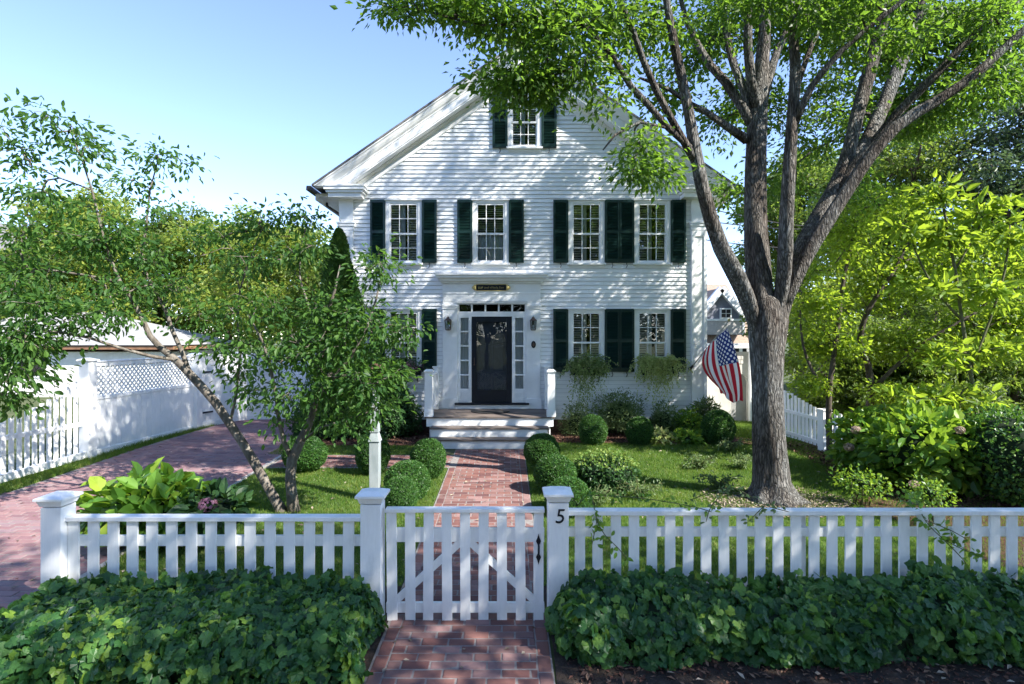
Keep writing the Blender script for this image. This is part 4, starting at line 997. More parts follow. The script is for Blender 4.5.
mb.build('shingle_course', 'pale_stucco', aw)
mb = MB(); mb.box(x1-.02, x1+.13, YA-.1, YA+.1, .05, za+.1); mb.box(x0, x1+.16, YA-.13, YA+.14, za+.1, za+.16); mb.build('end_post', 'white', aw, bevel=.005)
# neighbour house right
nh = empty('house', (16, 38, 0), 'grey shingled house with tan roof and a small gabled dormer beyond the flag', 'house'); YN = 38.0
def xn(px): return X(px, YN)
def zn(py): return Z(py, YN)
mb = MB()
n = len(mb.v); rx0, rx1 = xn(640), xn(726); mb.v += [(X(640,41),YN+3,Z(284,41)),(X(726,41),YN+3,Z(284,41)),(xn(757),YN-1.5,zn(346)),(xn(640),YN-1.5,zn(346)),(rx0,YN+9,zn(340)),(xn(757),YN+9,zn(340))]
mb.f += [(3,2,1,0),(0,1,5,4),(1,2,5)]; mb.sm += [False]*3; mb.build('roof', 'tanroof', nh)
mb = MB(); mb.box(xn(640), xn(756), YN-.9, YN+8.5, -.5, zn(346)); mb.build('wall', 'greywall', nh)
mb = MB(); mb.box(xn(640), xn(757), YN-1.6, YN-.85, zn(345.9), zn(343)); mb.build('eave_trim', 'white', nh)
for px in (690, 722, 736): mb = MB(); mb.box(xn(px), xn(px+11), YN-1.0, YN-.88, zn(352.5), zn(347.5)); w = mb.build('window', 'dark', nh); mb = MB(); mb.box(xn(px)-.1, xn(px), YN-1.04, YN-.88, zn(353), zn(347)); mb.box(xn(px+11), xn(px+11)+.1, YN-1.04, YN-.88, zn(353), zn(347)); mb.build('frame', 'white', w)
mb = MB(); apx = 711; mb.prism([(xn(696),zn(335)),(xn(733),zn(335)),(xn(733),zn(318)),(xn(apx),zn(292)),(xn(696),zn(311))], YN-1.7, YN+1.5); dm = mb.build('dormer', 'bluesh', nh)
mb = MB(); mb.bar((xn(apx),YN-1.85,zn(291)),(xn(736),YN-1.85,zn(319.5)), .42, .3, (0,1,0)); mb.bar((xn(apx),YN-1.85,zn(291)),(xn(690),YN-1.85,zn(316)), .42, .3, (0,1,0))
mb.box(xn(731.5), xn(733.5), YN-1.8, YN-1.6, zn(335), zn(319)); mb.box(xn(696), xn(733.5), YN-1.8, YN-1.6, zn(321.5), zn(319.5)); mb.build('dormer_trim', 'white', dm)
mb = MB(); mb.box(xn(696), xn(731.4), YN-1.76, YN-1.69, zn(334.5), zn(321.6)); mb.build('lower_shingles', 'greywall', dm)
mb = MB(); mb.box(xn(710), xn(721), YN-1.82, YN-1.705, zn(319.5), zn(309.5)); dw = mb.build('dormer_frame', 'white', dm)
mb = MB()
for a, b in ((711.3,715.2),(715.9,719.8)):
    for c, d in ((318.3,314.8),(314.2,310.7)): mb.box(xn(a), xn(b), YN-1.84, YN-1.81, zn(c), zn(d))
mb.build('dormer_pane', 'dark', dm)
mb = MB(); n = len(mb.v); mb.v += [(xn(apx),YN-1.9,zn(290)),(xn(737),YN-1.9,zn(319)),(xn(737),YN+1.5,zn(319)),(xn(apx),YN+2.2,zn(290)),(xn(688),YN-1.9,zn(317)),(xn(688),YN+1.5,zn(317))]; mb.f += [(0,1,2,3),(4,0,3,5)]; mb.sm += [False]*2; mb.build('dormer_roof', 'tanroof', dm)
# left outbuilding and house
YO = 21.0
ob = empty('outbuilding', (-13, YO, 0), 'low outbuilding with pale grey hipped roof behind the left lattice fence', 'outbuilding')
mb = MB(); n = 0; a, b = X(-90,YO), X(172,YO); e = Z(345,YO); t = Z(318,YO)
mb.v += [(a-.4,YO-.4,e),(b+.3,YO-.4,e),(b+.3,YO+5,e),(a-.4,YO+5,e),(X(-20,YO),YO+2.3,t+.3),(X(58,YO),YO+2.3,t+.3)]
mb.f += [(0,1,5,4),(1,2,5),(2,3,4,5),(3,0,4)]; mb.sm += [False]*4; mb.build('roof', 'paleroof', ob)
mb = MB(); mb.box(a-.35, b+.25, YO-.35, YO+4.9, e-.16, e-.03); mb.build('eave_trim', 'brown', ob)
mb = MB(); mb.box(a, b, YO, YO+4.6, 0, e-.25); mb.build('wall', 'cream', ob)
mb = MB(); mb.box(X(20,YO), X(45,YO), YO-.03, YO+.02, 1.0, 1.9); w = mb.build('window', 'dark', ob); mb = MB(); mb.box(X(20,YO)-.08, X(45,YO)+.08, YO-.02, YO+.0, .92, 1.0); mb.box(X(20,YO)-.08, X(45,YO)+.08, YO-.02, YO, 1.9, 1.98); mb.build('frame', 'white', w)
YH = 32.0; hl = empty('house', (-29, YH, 0), 'white gabled house half hidden by leaves at the far left edge', 'house')
mb = MB(); mb.prism([(X(-120,YH),0),(X(22,YH),0),(X(22,YH),Z(262,YH)),(X(-49,YH),Z(215,YH)),(X(-120,YH),Z(262,YH))], YH, YH+9); mb.build('wall', 'siding', hl)
mb = MB(); mb.bar((X(-49,YH),YH+4.4,Z(212,YH)),(X(28,YH),YH+4.4,Z(264,YH)), 9.8, .2, (0,1,0)) if False else None
n = len(mb.v); mb.v += [(X(-49,YH),YH-.5,Z(212,YH)),(X(28,YH),YH-.5,Z(263,YH)),(X(28,YH),YH+9.5,Z(263,YH)),(X(-49,YH),YH+9.5,Z(212,YH)),(X(-126,YH),YH-.5,Z(263,YH)),(X(-126,YH),YH+9.5,Z(263,YH))]; mb.f += [(0,1,2,3),(4,0,3,5)]; mb.sm += [False]*2; mb.build('roof', 'roofing', hl)
for px, py in ((-2,285),(-2,325)):
    mb = MB(); mb.box(X(px,YH), X(px+12,YH), YH-.06, YH+.02, Z(py+12,YH), Z(py-8,YH)); w = mb.build('window', 'dark', hl); mb = MB(); mb.box(X(px,YH)-.12, X(px,YH), YH-.08, YH+.02, Z(py+13,YH), Z(py-9,YH)); mb.box(X(px+12,YH), X(px+12,YH)+.12, YH-.08, YH+.02, Z(py+13,YH), Z(py-9,YH)); mb.build('frame', 'white', w)
# utility cables right of the house
for k, (py0, py1, lab) in enumerate(((208, 221, 'uppermost dark utility cable crossing the sky right of the house'), (221, 214, 'middle dark utility cable crossing the sky right of the house'), (240, 233, 'lowest dark utility cable crossing the sky right of the house'))):
    a = P(706, py0, 14.0+.4*k); b = P(905, py1-12, 24); pts = [a.lerp(b, t) - Vector((0,0,.6*math.sin(math.pi*t))) for t in np.linspace(0, 1, 16)]
    mb = MB(); mb.tube(pts, .014, 5); tag(mb.build('utility_cable', 'cable'), lab, 'cable', 'utility cables right of the house')
# ------------------------------------------------------------------ vegetation
def LP(pts, Y0=None):      # (px,py,Y)
    return [P(*p) for p in pts]
S = 8.28/F
def limb(pts, ws, k_=.77):
    """pts (px,py,Y), ws widths in px at their own depth -> polyline + radii"""
    return [P(*p) for p in pts], [w*.5*k_*p[1+1]/F for w, p in zip(ws, pts)]
g = G(773, 500)
main = [
 limb([(775,508,8.28),(773,496,8.28),(772,482,8.28),(771,455,8.28),(769.5,420,8.28),(768,385,8.28),(767,352,8.28),(767,322,8.28),(766,302,8.28),(765,288,8.3)], [95,65,47,41,38,38,42,49,42,10]),
 limb([(764,330,8.3),(760,290,8.3),(757,255,8.35),(755,220,8.4),(755,180,8.45),(757,125,8.5),(760,85,8.6),(764,40,8.7),(766,-5,8.8),(770,-70,9),(776,-150,9.2)], [30,32,30,27,26,24,19,15,13,10,5]),
 limb([(762,350,8.25),(752,312,8.2),(738,277,8.1),(722,248,8.0),(711,218,7.9),(702,185,7.85),(695,150,7.8),(689,115,7.75),(682,80,7.7),(674,45,7.6),(668,10,7.5),(655,-60,7.4),(640,-120,7.3)], [14,20,22,20,18,17,16,13,12,11,9,7,4]),
 limb([(698,165,7.82),(688,148,7.75),(672,120,7.6),(657,92,7.5),(643,60,7.4),(632,28,7.3),(620,0,7.2),(600,-50,7.1)], [11,10,9,9,8,7,6,4]),
 limb([(690,148,7.75),(668,128,7.6),(648,105,7.5),(630,85,7.4),(612,55,7.3),(590,30,7.2),(562,8,7.1),(530,-15,7),(480,-30,6.9)], [8,8,8,8,7,6,5,4,2]),
 limb([(668,128,7.6),(640,122,7.4),(615,135,7.35),(603,150,7.3)], [4,4,3,2]),
 limb([(612,55,7.3),(585,62,7.2),(555,75,7.2),(520,82,7.2)], [5,4,3,2]),
 limb([(562,8,7.1),(520,22,7.1),(480,25,7.1),(430,12,7.1),(390,5,7.1)], [4,4,3,2.5,1.5]),
 limb([(747,140,8.45),(728,127,8.3),(706,112,8.1),(690,104,8.0),(670,90,7.9),(640,78,7.9)], [12,10,8,7,5,3]),
 limb([(754,128,8.5),(742,106,8.5),(726,82,8.6),(710,65,8.7),(698,45,8.8),(688,25,8.9),(678,-10,9)], [13,12,11,10,8,7,5]),
 limb([(755,120,8.5),(745,92,8.7),(733,62,8.9),(726,30,9),(722,0,9.1),(718,-60,9.2)], [12,11,10,9,8,5]),
 limb([(756,110,8.5),(751,80,8.4),(748,45,8.3),(748,0,8.2),(744,-60,8.1)], [13,12,11,10,6]),
 limb([(762,105,8.55),(770,75,8.7),(778,50,8.9),(787,30,9.1),(800,0,9.3)], [12,11,9,8,6]),
 limb([(772,330,8.25),(782,290,8.15),(786,251,8.0),(787,215,7.95),(789,180,7.9),(791,145,7.9),(793,108,7.9),(795,68,7.85),(793,35,7.8),(789,0,7.8),(784,-70,7.7),(780,-140,7.6)], [14,18,18,17,16,15,14,13,11,11,8,4]),
 limb([(794,125,7.9),(803,103,7.8),(812,86,7.7),(824,70,7.6),(842,50,7.5),(862,33,7.4),(885,15,7.3),(910,-5,7.2),(960,-60,7)], [9,9,8,8,7,6,6,5,2]),
 limb([(793,100,7.9),(802,72,8.1),(812,45,8.3),(826,11,8.5),(835,-40,8.7)], [8,7,6,5,3]),
 limb([(774,350,8.3),(784,297,8.3),(797,263,8.35),(812,232,8.4),(826,205,8.5),(840,178,8.6),(849,150,8.7),(857,115,8.8),(868,76,8.9),(876,45,9),(884,19,9),(892,-20,9.1),(905,-100,9.2)], [16,25,25,24,22,20,17,16,16,14,12,10,5]),
 limb([(836,195,8.5),(850,170,8.6),(864,146,8.8),(876,122,9),(884,105,9.1),(892,84,9.2),(901,62,9.3),(910,40,9.4),(917,19,9.5),(930,-30,9.6)], [16,16,17,17,16,16,15,13,11,6]),
 limb([(838,190,8.5),(857,162,8.5),(880,135,8.4),(898,112,8.3),(920,90,8.2),(940,70,8.1),(962,46,8),(985,26,7.9),(1024,0,7.8),(1080,-40,7.6)], [13,12,12,11,11,10,9,8,7,4]),
 limb([(782,312,8.25),(801,266,8.15),(823,228,8.1),(845,194,8.05),(862,168,8.0),(877,148,7.95),(896,127,7.9),(916,113,7.85),(940,99,7.8),(963,84,7.7),(985,66,7.65),(1004,48,7.6),(1026,28,7.5),(1100,-20,7.3)], [14,17,17,16,16,15,15,14,13,12,11,10,9,5]),
]
def blob(px, py, Y, rx, ry, rz, n): return (tuple(P(px, py, Y)), rx, ry, rz, n)
mb_ = [((-.4,7.8,9.0),1.8,1.6,.8,140),((1.2,7.0,10.2),2.1,1.7,.9,130)] + [blob(*b) for b in [
 (392,8,7.2,.28,.4,.22,9),(430,2,7.2,.45,.6,.3,20),(470,8,7.2,.5,.7,.35,28),(510,22,7.2,.5,.7,.35,28),(550,38,7.2,.5,.7,.4,32),
 (492,76,7.3,.30,.4,.16,13),(522,88,7.3,.3,.4,.18,16),(550,80,7.3,.4,.4,.25,19),(590,64,7.4,.4,.5,.36,17),(600,15,7.5,.7,.8,.45,38),
 (640,26,8.0,.6,.7,.5,26),(604,108,7.35,.2,.3,.16,4),(636,142,7.4,.24,.3,.22,5),(660,158,7.4,.25,.3,.22,6),(632,176,7.4,.16,.2,.14,5),
 (672,92,8.2,.25,.4,.35,9),(662,178,7.3,.2,.2,.14,6),(700,45,9.6,.6,.8,.6,40),(722,130,9.3,.22,.5,.5,10),(728,190,9.2,.2,.5,.35,8),(735,95,9.4,.3,.6,.4,14),
 (745,20,10,.7,.9,.55,46),(805,25,10.2,1.1,1,.8,90),(725,15,8.0,.4,.4,.3,12),(780,-5,7.4,.7,.5,.3,18),(830,20,7.5,.5,.4,.3,12),(900,45,7.6,.4,.4,.2,9),(985,85,8.2,.5,.5,.25,14),(828,120,10.2,.7,1,.8,50),(850,185,10.5,.4,.6,.4,14),(870,50,10.6,1.1,1,.9,90),(770,190,10.5,.5,.6,.7,20),(765,110,10.5,.5,.6,.7,24),
 (940,35,10.2,1.2,1.2,.9,100),(1005,45,9.6,.9,1.2,.9,80),(930,112,10.6,.9,1,.5,60),(860,0,7.4,.6,.5,.3,20),(960,10,7.6,.7,.6,.35,26),(1000,90,9.8,.8,1,.3,30),(890,110,10.4,.7,.8,.5,34),
 (560,-70,7.6,1.6,1.3,.6,90),(680,-110,8.3,2.0,2,.9,150),(800,-130,9,2.4,2.4,1.1,140),(930,-100,9.2,1.9,1.8,.8,90),(450,-70,7.3,.9,.9,.4,30),
 (760,-20,11.2,2.0,1.0,.7,110),(880,0,11.5,1.6,1.0,.9,110),(700,-260,9.5,2.8,2.6,1.0,130),(850,-260,10,2.2,2.2,1.2,90),(537,-66,9.6,1.5,1.2,.7,70)]]
tree('shade_tree', 'large grey barked shade tree with many upright limbs inside the front fence', 'tree', main, mb_, 'barkmain', 'leafmain', L=.092, W=.048, nleaf=44, spread=.16, sides=26, rough=.13, along=.6, T=T_RH)
# root flare & debris
def root_flare():
    mb = MB()
    for a in range(7):
        t = a*math.tau/7+.3; q, r_ = smoothline([Vector((3.86+d*math.cos(t), 8.28+d*math.sin(t)*.9, z)) for d, z in ((.10,.40),(.24,.20),(.38,.115),(.52+.12*math.cos(a*2.3),.085),(.72,.06))], [.10,.095,.07,.045,.02], .05)
        mb.tube(q, r_, 10, rfun=lambda i, an, a=a: 1+.12*math.sin(an*3+i*.4+a))
    t = D.objects['trunk']; o = mb.build('root_flare', 'barkmain', t.parent)
root_flare()
# dogwood at left, two stems
dg = [
 limb([(284,516,7.75),(276,502,7.75),(266,484,7.75),(254,462,7.75),(242,442,7.75),(230,424,7.75),(216,403,7.75),(203,388,7.75),(190,374,7.75),(176,360,7.75),(160,347,7.7),(150,336,7.7),(142,318,7.7),(132,300,7.65),(120,282,7.6),(112,262,7.6),(104,240,7.5),(98,215,7.5),(92,190,7.45),(82,160,7.4),(70,130,7.4)], [16,13,12,12,11,11,11,10.5,10,9,8,7,6,5.5,5,4,3.5,3,2.5,2,1.5]),
 limb([(190,374,7.75),(182,352,7.8),(172,330,7.9),(165,308,8),(152,285,8.1),(140,262,8.2),(146,230,8.2),(150,190,8.2),(158,160,8.2)], [6,5.5,5,4.5,4,3.5,3,2,1.4]),
 limb([(176,360,7.75),(150,356,7.5),(120,348,7.3),(90,338,7.1),(60,332,7),(25,330,6.9),(-10,335,6.8)], [5,4.5,4,3.5,3,2.5,1.5]),
 limb([(120,282,7.6),(85,275,7.4),(50,270,7.3),(15,268,7.2)], [3.5,3,2.2,1.4]),
 limb([(92,190,7.45),(60,178,7.4),(30,165,7.3),(5,162,7.3)], [2.2,2,1.6,1]),
 limb([(230,424,7.75),(236,395,7.9),(240,360,8),(238,325,8.1),(240,290,8.2),(252,255,8.2),(262,228,8.2)], [4,4,3.5,3,2.5,2,1.3]),
 limb([(294,516,7.75),(292,498,7.75),(290,478,7.75),(292,460,7.75),(300,442,7.75),(309,424,7.75),(316,400,7.75),(320,372,7.75),(323,345,7.75),(327,315,7.75),(335,290,7.7),(340,265,7.7)], [18,14,13,13,12,10,8,7,6,5,3,.8]),
 limb([(292,460,7.75),(284,442,7.7),(279,420,7.6),(276,395,7.5),(270,365,7.5),(262,340,7.5),(250,318,7.5)], [7,6,5,4.5,4,3,2]),
 limb([(316,400,7.75),(334,378,7.6),(352,355,7.5),(366,330,7.5),(376,300,7.5),(382,275,7.5)], [5,5,4,3.5,3,1.5]),
 limb([(300,442,7.75),(320,428,7.5),(345,420,7.4),(375,410,7.3)], [4,3.5,2.5,1.5]),
 limb([(323,345,7.75),(310,310,8),(300,280,8.1),(300,250,8.2),(306,228,8.2)], [4,3.5,3,2,1.3]),
 limb([(366,330,7.5),(390,325,7.4),(412,328,7.3)], [2.5,2,1.2]),
]
db = [blob(*b) for b in [
 (38,122,7.4,.32,.4,.08,9),(75,135,7.4,.28,.4,.12,9),(95,155,7.4,.25,.4,.14,8),(18,152,7.3,.28,.4,.12,9),(5,130,7.3,.15,.3,.07,4),(158,158,8.2,.40,.3,.09,10),(132,180,8.2,.28,.3,.12,8),(188,165,8.2,.14,.2,.05,3),
 (25,192,7.3,.32,.4,.12,9),(70,205,7.4,.3,.4,.14,10),(120,225,7.6,.35,.4,.16,12),(160,210,8,.25,.3,.12,6),(40,232,7.3,.45,.5,.16,20),
 (85,248,7.5,.55,.5,.22,26),(20,270,7.2,.5,.5,.22,26),(140,255,8,.45,.5,.2,18),(100,290,7.5,.7,.6,.22,22),(35,305,7.1,.5,.6,.22,30),(25,340,6.9,.42,.5,.24,30),(15,378,6.9,.35,.5,.26,26),(8,400,6.9,.2,.3,.12,8),(95,318,7.1,.6,.4,.14,30),(40,345,7,.4,.4,.12,14),
 (178,285,8,.4,.5,.2,18),(215,232,8.2,.4,.4,.14,14),(252,222,8.2,.4,.4,.16,16),(295,218,8.2,.35,.4,.14,12),(240,262,8.1,.55,.6,.2,20),(295,255,8,.5,.5,.2,17),
 (205,310,7.8,.45,.5,.16,13),(265,305,7.7,.6,.6,.22,22),(310,250,7.9,.2,.3,.10,5),(340,312,7.7,.42,.5,.28,34),(368,268,7.5,.25,.3,.2,12),(384,262,7.5,.12,.2,.14,5),
 (320,345,7.6,.5,.6,.30,44),(362,330,7.5,.36,.5,.34,30),(290,360,7.5,.4,.4,.2,18),(240,345,7.7,.45,.5,.12,12),(232,375,7.8,.28,.4,.10,8),(210,345,7.6,.3,.3,.1,7),
 (300,392,7.5,.36,.4,.18,16),(255,390,7.5,.28,.3,.10,8),(345,385,7.4,.4,.4,.22,28),(372,375,7.35,.3,.4,.24,20),(345,420,7.35,.26,.3,.10,8),(382,408,7.3,.24,.3,.12,10),(398,340,7.4,.2,.3,.14,7),(412,328,7.3,.14,.2,.06,4),(400,375,7.3,.16,.2,.16,6),(290,425,7.6,.18,.2,.08,5),(272,408,7.5,.16,.2,.06,4)]]
tree('dogwood', 'slender two stemmed dogwood leaning over the drive with airy layered branches', 'tree', dg, db, 'barkdog', 'leafdog', L=.085, W=.040, nleaf=20, spread=.14, flat=.7, sides=14, rough=.10, along=.45, droop=.45, T=T_OV, up=.9)
# bright tree right
mg = [
 limb([(831,462,11.0),(829,430,11.0),(829,395,11.0),(833,360,11.0),(838,325,11.0),(842,290,11.0),(850,250,11),(858,215,11)], [9,7,7,6.5,6,5,4,2.5]),
 limb([(862,440,11.3),(868,415,11.2),(872,390,11.2),(868,365,11.2),(860,340,11.1),(868,310,11),(885,285,11),(900,260,11),(915,225,11)], [10,9,9,8,7,6,5,4,2.5]),
 limb([(872,390,11.2),(892,370,11),(915,350,10.8),(945,330,10.6),(980,310,10.5)], [6,5,4.5,4,2.5]),
 limb([(829,395,11),(812,370,11),(803,345,11),(800,315,11)], [4,4,3,2]),
]
bb = [blob(*b) for b in [(815,300,11,.5,.7,.8,50),(845,235,11,.6,.7,.6,44),(900,215,11.2,.8,.7,.45,56),(880,280,11.4,.9,.7,.7,80),(950,270,11,.9,.9,.7,80),(1005,250,10.8,.6,.9,.6,60),(825,345,11.4,.6,.7,.5,50),(895,345,11.6,.8,.7,.5,60),(960,345,10.8,.9,.9,.55,70),(1015,330,10.5,.6,.9,.6,60),(815,385,11,.3,.4,.2,16),(880,195,11.3,.4,.6,.25,12),(900,395,10.8,.6,.6,.25,36),(1040,300,10.8,.8,.9,.9,60)]]
tree('ornamental_tree', 'bright yellow green small tree with thin dark stems, right of the big trunk', 'tree', mg, bb, 'barkdark', 'leafmaple', L=.085, W=.055, nleaf=36, spread=.15, along=.5, T=T_RH, droop=.2)
ml = [limb([(985,470,9.2),(978,420,9.2),(970,370,9.2),(962,320,9.2),(955,270,9.2),(945,215,9.2),(938,180,9.2)], [6,5,5,4,4,3,2]),
 limb([(970,370,9.2),(990,320,9.2),(1005,270,9.2),(1010,225,9.2)], [4,3,3,2]), limb([(962,320,9.2),(935,290,9.3),(915,250,9.3),(905,220,9.3)], [3,3,2,1.5]),limb([(955,270,9.2),(975,235,9.2),(990,205,9.2)], [3,2,1.5])]
bl = [blob(*b) for b in [(940,195,9.2,.35,.4,.25,20),(985,215,9.2,.4,.4,.25,22),(1008,240,9.2,.35,.4,.3,18),(905,230,9.3,.35,.4,.22,16),(950,240,9.2,.45,.4,.25,24),(985,290,9.2,.5,.4,.3,24),(925,290,9.2,.35,.4,.2,14),(1000,350,9.1,.4,.4,.25,16),(940,360,9.2,.4,.4,.25,14),(960,400,9.1,.5,.4,.18,18),(905,395,9.3,.35,.4,.12,10)]]
tree('large_leaved_tree', 'young tree with long lime green leaves standing up at the right edge', 'tree', ml, bl, 'stem', 'leafbig', L=.17, W=.07, nleaf=9, spread=.10, along=.3, T=T_OV, droop=0, up=.3)
# generic far trees
def bgtree(label, px, Y, ztop, rad, mat, n=320, zbot=None, L=.2, nleaf=60, name='tree', squash=1.0, group='background trees behind the houses and fences'):
    x = X(px, Y); z0 = tz(0, Y) if Y > 0 else 0; h = ztop; zb = zbot if zbot is not None else h*.25
    b = Vector((x, Y, z0-.1)); tr = rad*.07
    limbs = [([b, b+Vector((.05*rad,0,h*.3)), b+Vector((-.05*rad,.1,h*.6)), b+Vector((.02,0,h*.88))], [tr, tr*.8, tr*.5, tr*.15])]
    for k in range(5):
        a = k*1.26+random.random(); zz = h*(.25+.1*k); q = b+Vector((0,0,zz))
        limbs.append(([q, q+Vector((math.cos(a)*rad*.35, math.sin(a)*rad*.35, h*.12)), q+Vector((math.cos(a)*rad*.7, math.sin(a)*rad*.7, h*.2))], [tr*.4, tr*.25, tr*.1]))
    bl = []
    for k in range(9):
        a = k*2.4; t = (k+.5)/9; rr = rad*(.62 if t < .75 else .35)*random.uniform(.7,1.1); zz = zb+(h-zb)*(t*.85+.05)
        bl.append(((x+math.cos(a)*rr*squash, Y+math.sin(a)*rr, zz), rad*.48*squash, rad*.48, (h-zb)*.17, n/9))
    bl.append(((x, Y, (zb+h)/2), rad*.6*squash, rad*.6, (h-zb)*.42, n/4))
    return tree(name, label, 'tree', limbs, bl, 'barkdark', mat, L=L, W=L*.55, nleaf=nleaf, spread=rad*.075, along=rad*.25, step=rad*.25, tip=.012, group=group)
bgtree('yellow green round tree behind the outbuilding at the far left', 72, 27, 9.6, 3.4, 'leafbg', 380)
bgtree('tall yellow green tree above the left lattice fence, lower than its left neighbour', 155, 30, 9.3, 3.5, 'leafbgg', 300)
bgtree('green tree right above the side gate', 225, 29, 8.9, 3.4, 'leafbg', 300)
bgtree('green tree filling the gap between the dogwood and the conifer', 285, 24, 7.6, 3.0, 'leafbg', 320, L=.17)
bgtree('dull green tree at the left edge behind the leaves', 5, 24, 6.5, 2.8, 'leafbgg', 220, L=.17)
bgtree('low dark green tree behind the house corner', 330, 21, 6.0, 2.2, 'leafbgg', 220, L=.14)
bgtree('green tree above the grey neighbour house roof, behind the big trunk', 800, 27, 11.4, 3.2, 'leafbgg', 360, L=.18, zbot=5.5)
bgtree('tall blue green dark tree in the upper right corner', 1035, 17, 10.6, 3.2, 'leafdarkbg', 380, zbot=3.5, L=.13)
bgtree('green tree behind the bright ornamental tree', 905, 19, 10.6, 3.6, 'leafbgg', 620, zbot=.8, L=.14)
bgtree('low shaded tree at the right edge behind the shrubs', 1010, 14.5, 4.6, 2.2, 'leafbgg', 300, zbot=.4, L=.12)
bgtree('thin green tree rising behind the arched wall', 790, 33, 8.5, 2.4, 'leafbgg', 200, L=.17)
bgtree('round green tree beyond the curved fence', 835, 24, 5.2, 2.6, 'leafbg', 260, zbot=.5, L=.15)
bgtree('dense low green bushy tree just beyond the curved fence', 862, 14.2, 3.0, 1.7, 'leafbgg', 300, zbot=.1, L=.11)
bgtree('second bushy tree beyond the curved fence, further right', 935, 14.0, 3.2, 1.8, 'leafbgg', 300, zbot=.1, L=.11)
# street trees that shade the fence from outside the frame
def streettree(lab, x, y, blobs, h):
    lim = [([Vector((x,y,-.1)), Vector((x,y,1.5)), Vector((x-.2,y,3)), Vector((x-.3,y,h))], [.28,.22,.19,.06])]
    for k in range(7):
        a = k*.95; q = Vector((x-.2,y,3.2+.35*k)); lim.append(([q, q+Vector((math.cos(a)*1.3, math.sin(a)*1.2, 1.2)), q+Vector((math.cos(a)*3, math.sin(a)*2.4, 2))], [.1,.07,.03]))
    tree('street_tree', lab, 'tree', lim, blobs, 'barkmain', 'leafmain', L=.13, W=.075, nleaf=40, spread=.3, along=.7, step=.4, tip=.008, group='street trees beside the road')
ST = [((8.6,1.5,6.2),3.0,1.6,2.0,230), ((5.6,.6,8.0),2.6,1.8,1.5,230), ((1.6,.4,8.4),2.2,1.6,1.2,95), ((10.5,.5,6.5),2,2,1.5,90)]
streettree('street tree right of the viewer shading the picket fence', 8.6, .6, ST, 8.5)
for k, (xx, hh) in enumerate(((-15, 12), (-8, 14), (-1.5, 15), (5, 13), (11.5, 15), (18, 13))):
    YB = -13.0-(k%2)*2; bgtree('%s street tree across the road counted from the left' % ('first','second','third','fourth','fifth','sixth')[k], 507+xx/YB*F, YB, hh, 4.4, 'leafbgg' if k % 2 else 'leafdarkbg', 330, L=.34, nleaf=40, zbot=1.2, name='street_tree', group='street trees beside the road')
# conifer by the left corner
def conifer(px, Y, ztop, rad):
    x = X(px, Y); n = 26000; t = RNG.random(n)**.8; z = .3+t*(ztop-.3); a = RNG.random(n)*math.tau
    r = rad*np.clip((1-t)**.62, .02, 1)*(1+.16*np.sin(a*3+z*4)+.12*np.sin(a*7-z*6))*(1-.35*RNG.random(n)**2)
    pos = np.stack([x+r*np.cos(a), Y+r*np.sin(a), z], 1); ax = np.stack([np.cos(a)*.5, np.sin(a)*.5, np.full(n, .9)], 1)+RNG.normal(size=(n,3))*.35
    nr = np.stack([np.cos(a), np.sin(a), np.full(n,.2)], 1)+RNG.normal(size=(n,3))*.5
    ro = empty('arborvitae', (x, Y, .21), 'narrow dark green cone shaped evergreen at the left house corner', 'tree')
    link('foliage', leafmesh('foliage', pos, ax, nr, .09, .035), 'leafconif', ro)
    mb = MB(); mb.tube([(x,Y,.1),(x,Y,ztop*.5),(x,Y,ztop-.2)], [.09,.06,.02], 8); mb.build('trunk', 'barkdark', ro)
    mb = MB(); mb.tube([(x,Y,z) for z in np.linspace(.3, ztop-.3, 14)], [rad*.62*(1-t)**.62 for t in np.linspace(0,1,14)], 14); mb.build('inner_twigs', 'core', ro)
conifer(339, 12.6, Z(231, 12.6), .75)
# clipped box balls: one mesh, placed copies
def boxball(cx, py, rx, rz, Y, label, group, proto=[None]):
    x = X(cx, Y); z = Z(py, Y); sx = rx*Y/F; sz = rz*Y/F; z = max(z, tz(0,Y)+sz*.78)
    if proto[0] is None:
        r = shrub('clipped_box_shrub', label, 'shrub', (0,0,0), (1,1,1), 15000, 'leafbox', L=.075, W=.05, core=.93, lump=.035, up=.3, stems=0, shell=.10, base=-.85, outw=.6)
        mb = MB(); mb.tube([(0,0,-1.0),(0,0,-.6)], [.08,.06], 7); mb.build('stem', 'barkdark', r)
        r.location = (0,0,0)
        for c in r.children: c.matrix_parent_inverse = Matrix.Identity(4)
        proto[0] = r
    else: r = copytree(proto[0])
    r.location = (x, Y, z); r.scale = (sx*.92, sx*.86, sz); r.rotation_euler = (0, 0, random.random()*6)
    tag(r, label, 'shrub', group)
GW = 'clipped box balls lining the front walk'; GH = 'clipped box balls in the bed under the house windows'
boxball(542, 451, 20, 17, 9.7, 'farthest box ball on the right side of the walk, nearest the steps', GW)
boxball(555, 474, 24, 19, 8.65, 'middle box ball on the right side of the walk', GW)
boxball(568, 499, 26, 20, 7.7, 'nearest box ball on the right side of the walk, behind the post marked 5', GW)
boxball(428, 459, 20, 20, 9.4, 'farthest box ball on the left side of the walk', GW)
boxball(407, 483, 25, 21, 8.35, 'middle box ball on the left side of the walk', GW)
boxball(400, 504, 20, 18, 7.9, 'nearest and smallest box ball on the left of the walk, behind the gate post', GW)
boxball(593, 431, 16, 16, 11.95, 'small box ball under the first window right of the porch', GH)
boxball(640, 432, 15.5, 15, 11.95, 'small box ball under the window box of lime foliage', GH)
boxball(718, 428, 18, 18, 11.95, 'lone dark box ball at the right house corner below the flag', GH)
boxball(373, 454, 19, 21, 9.65, 'box ball behind the white lamp post', 'clipped box balls by the side path')
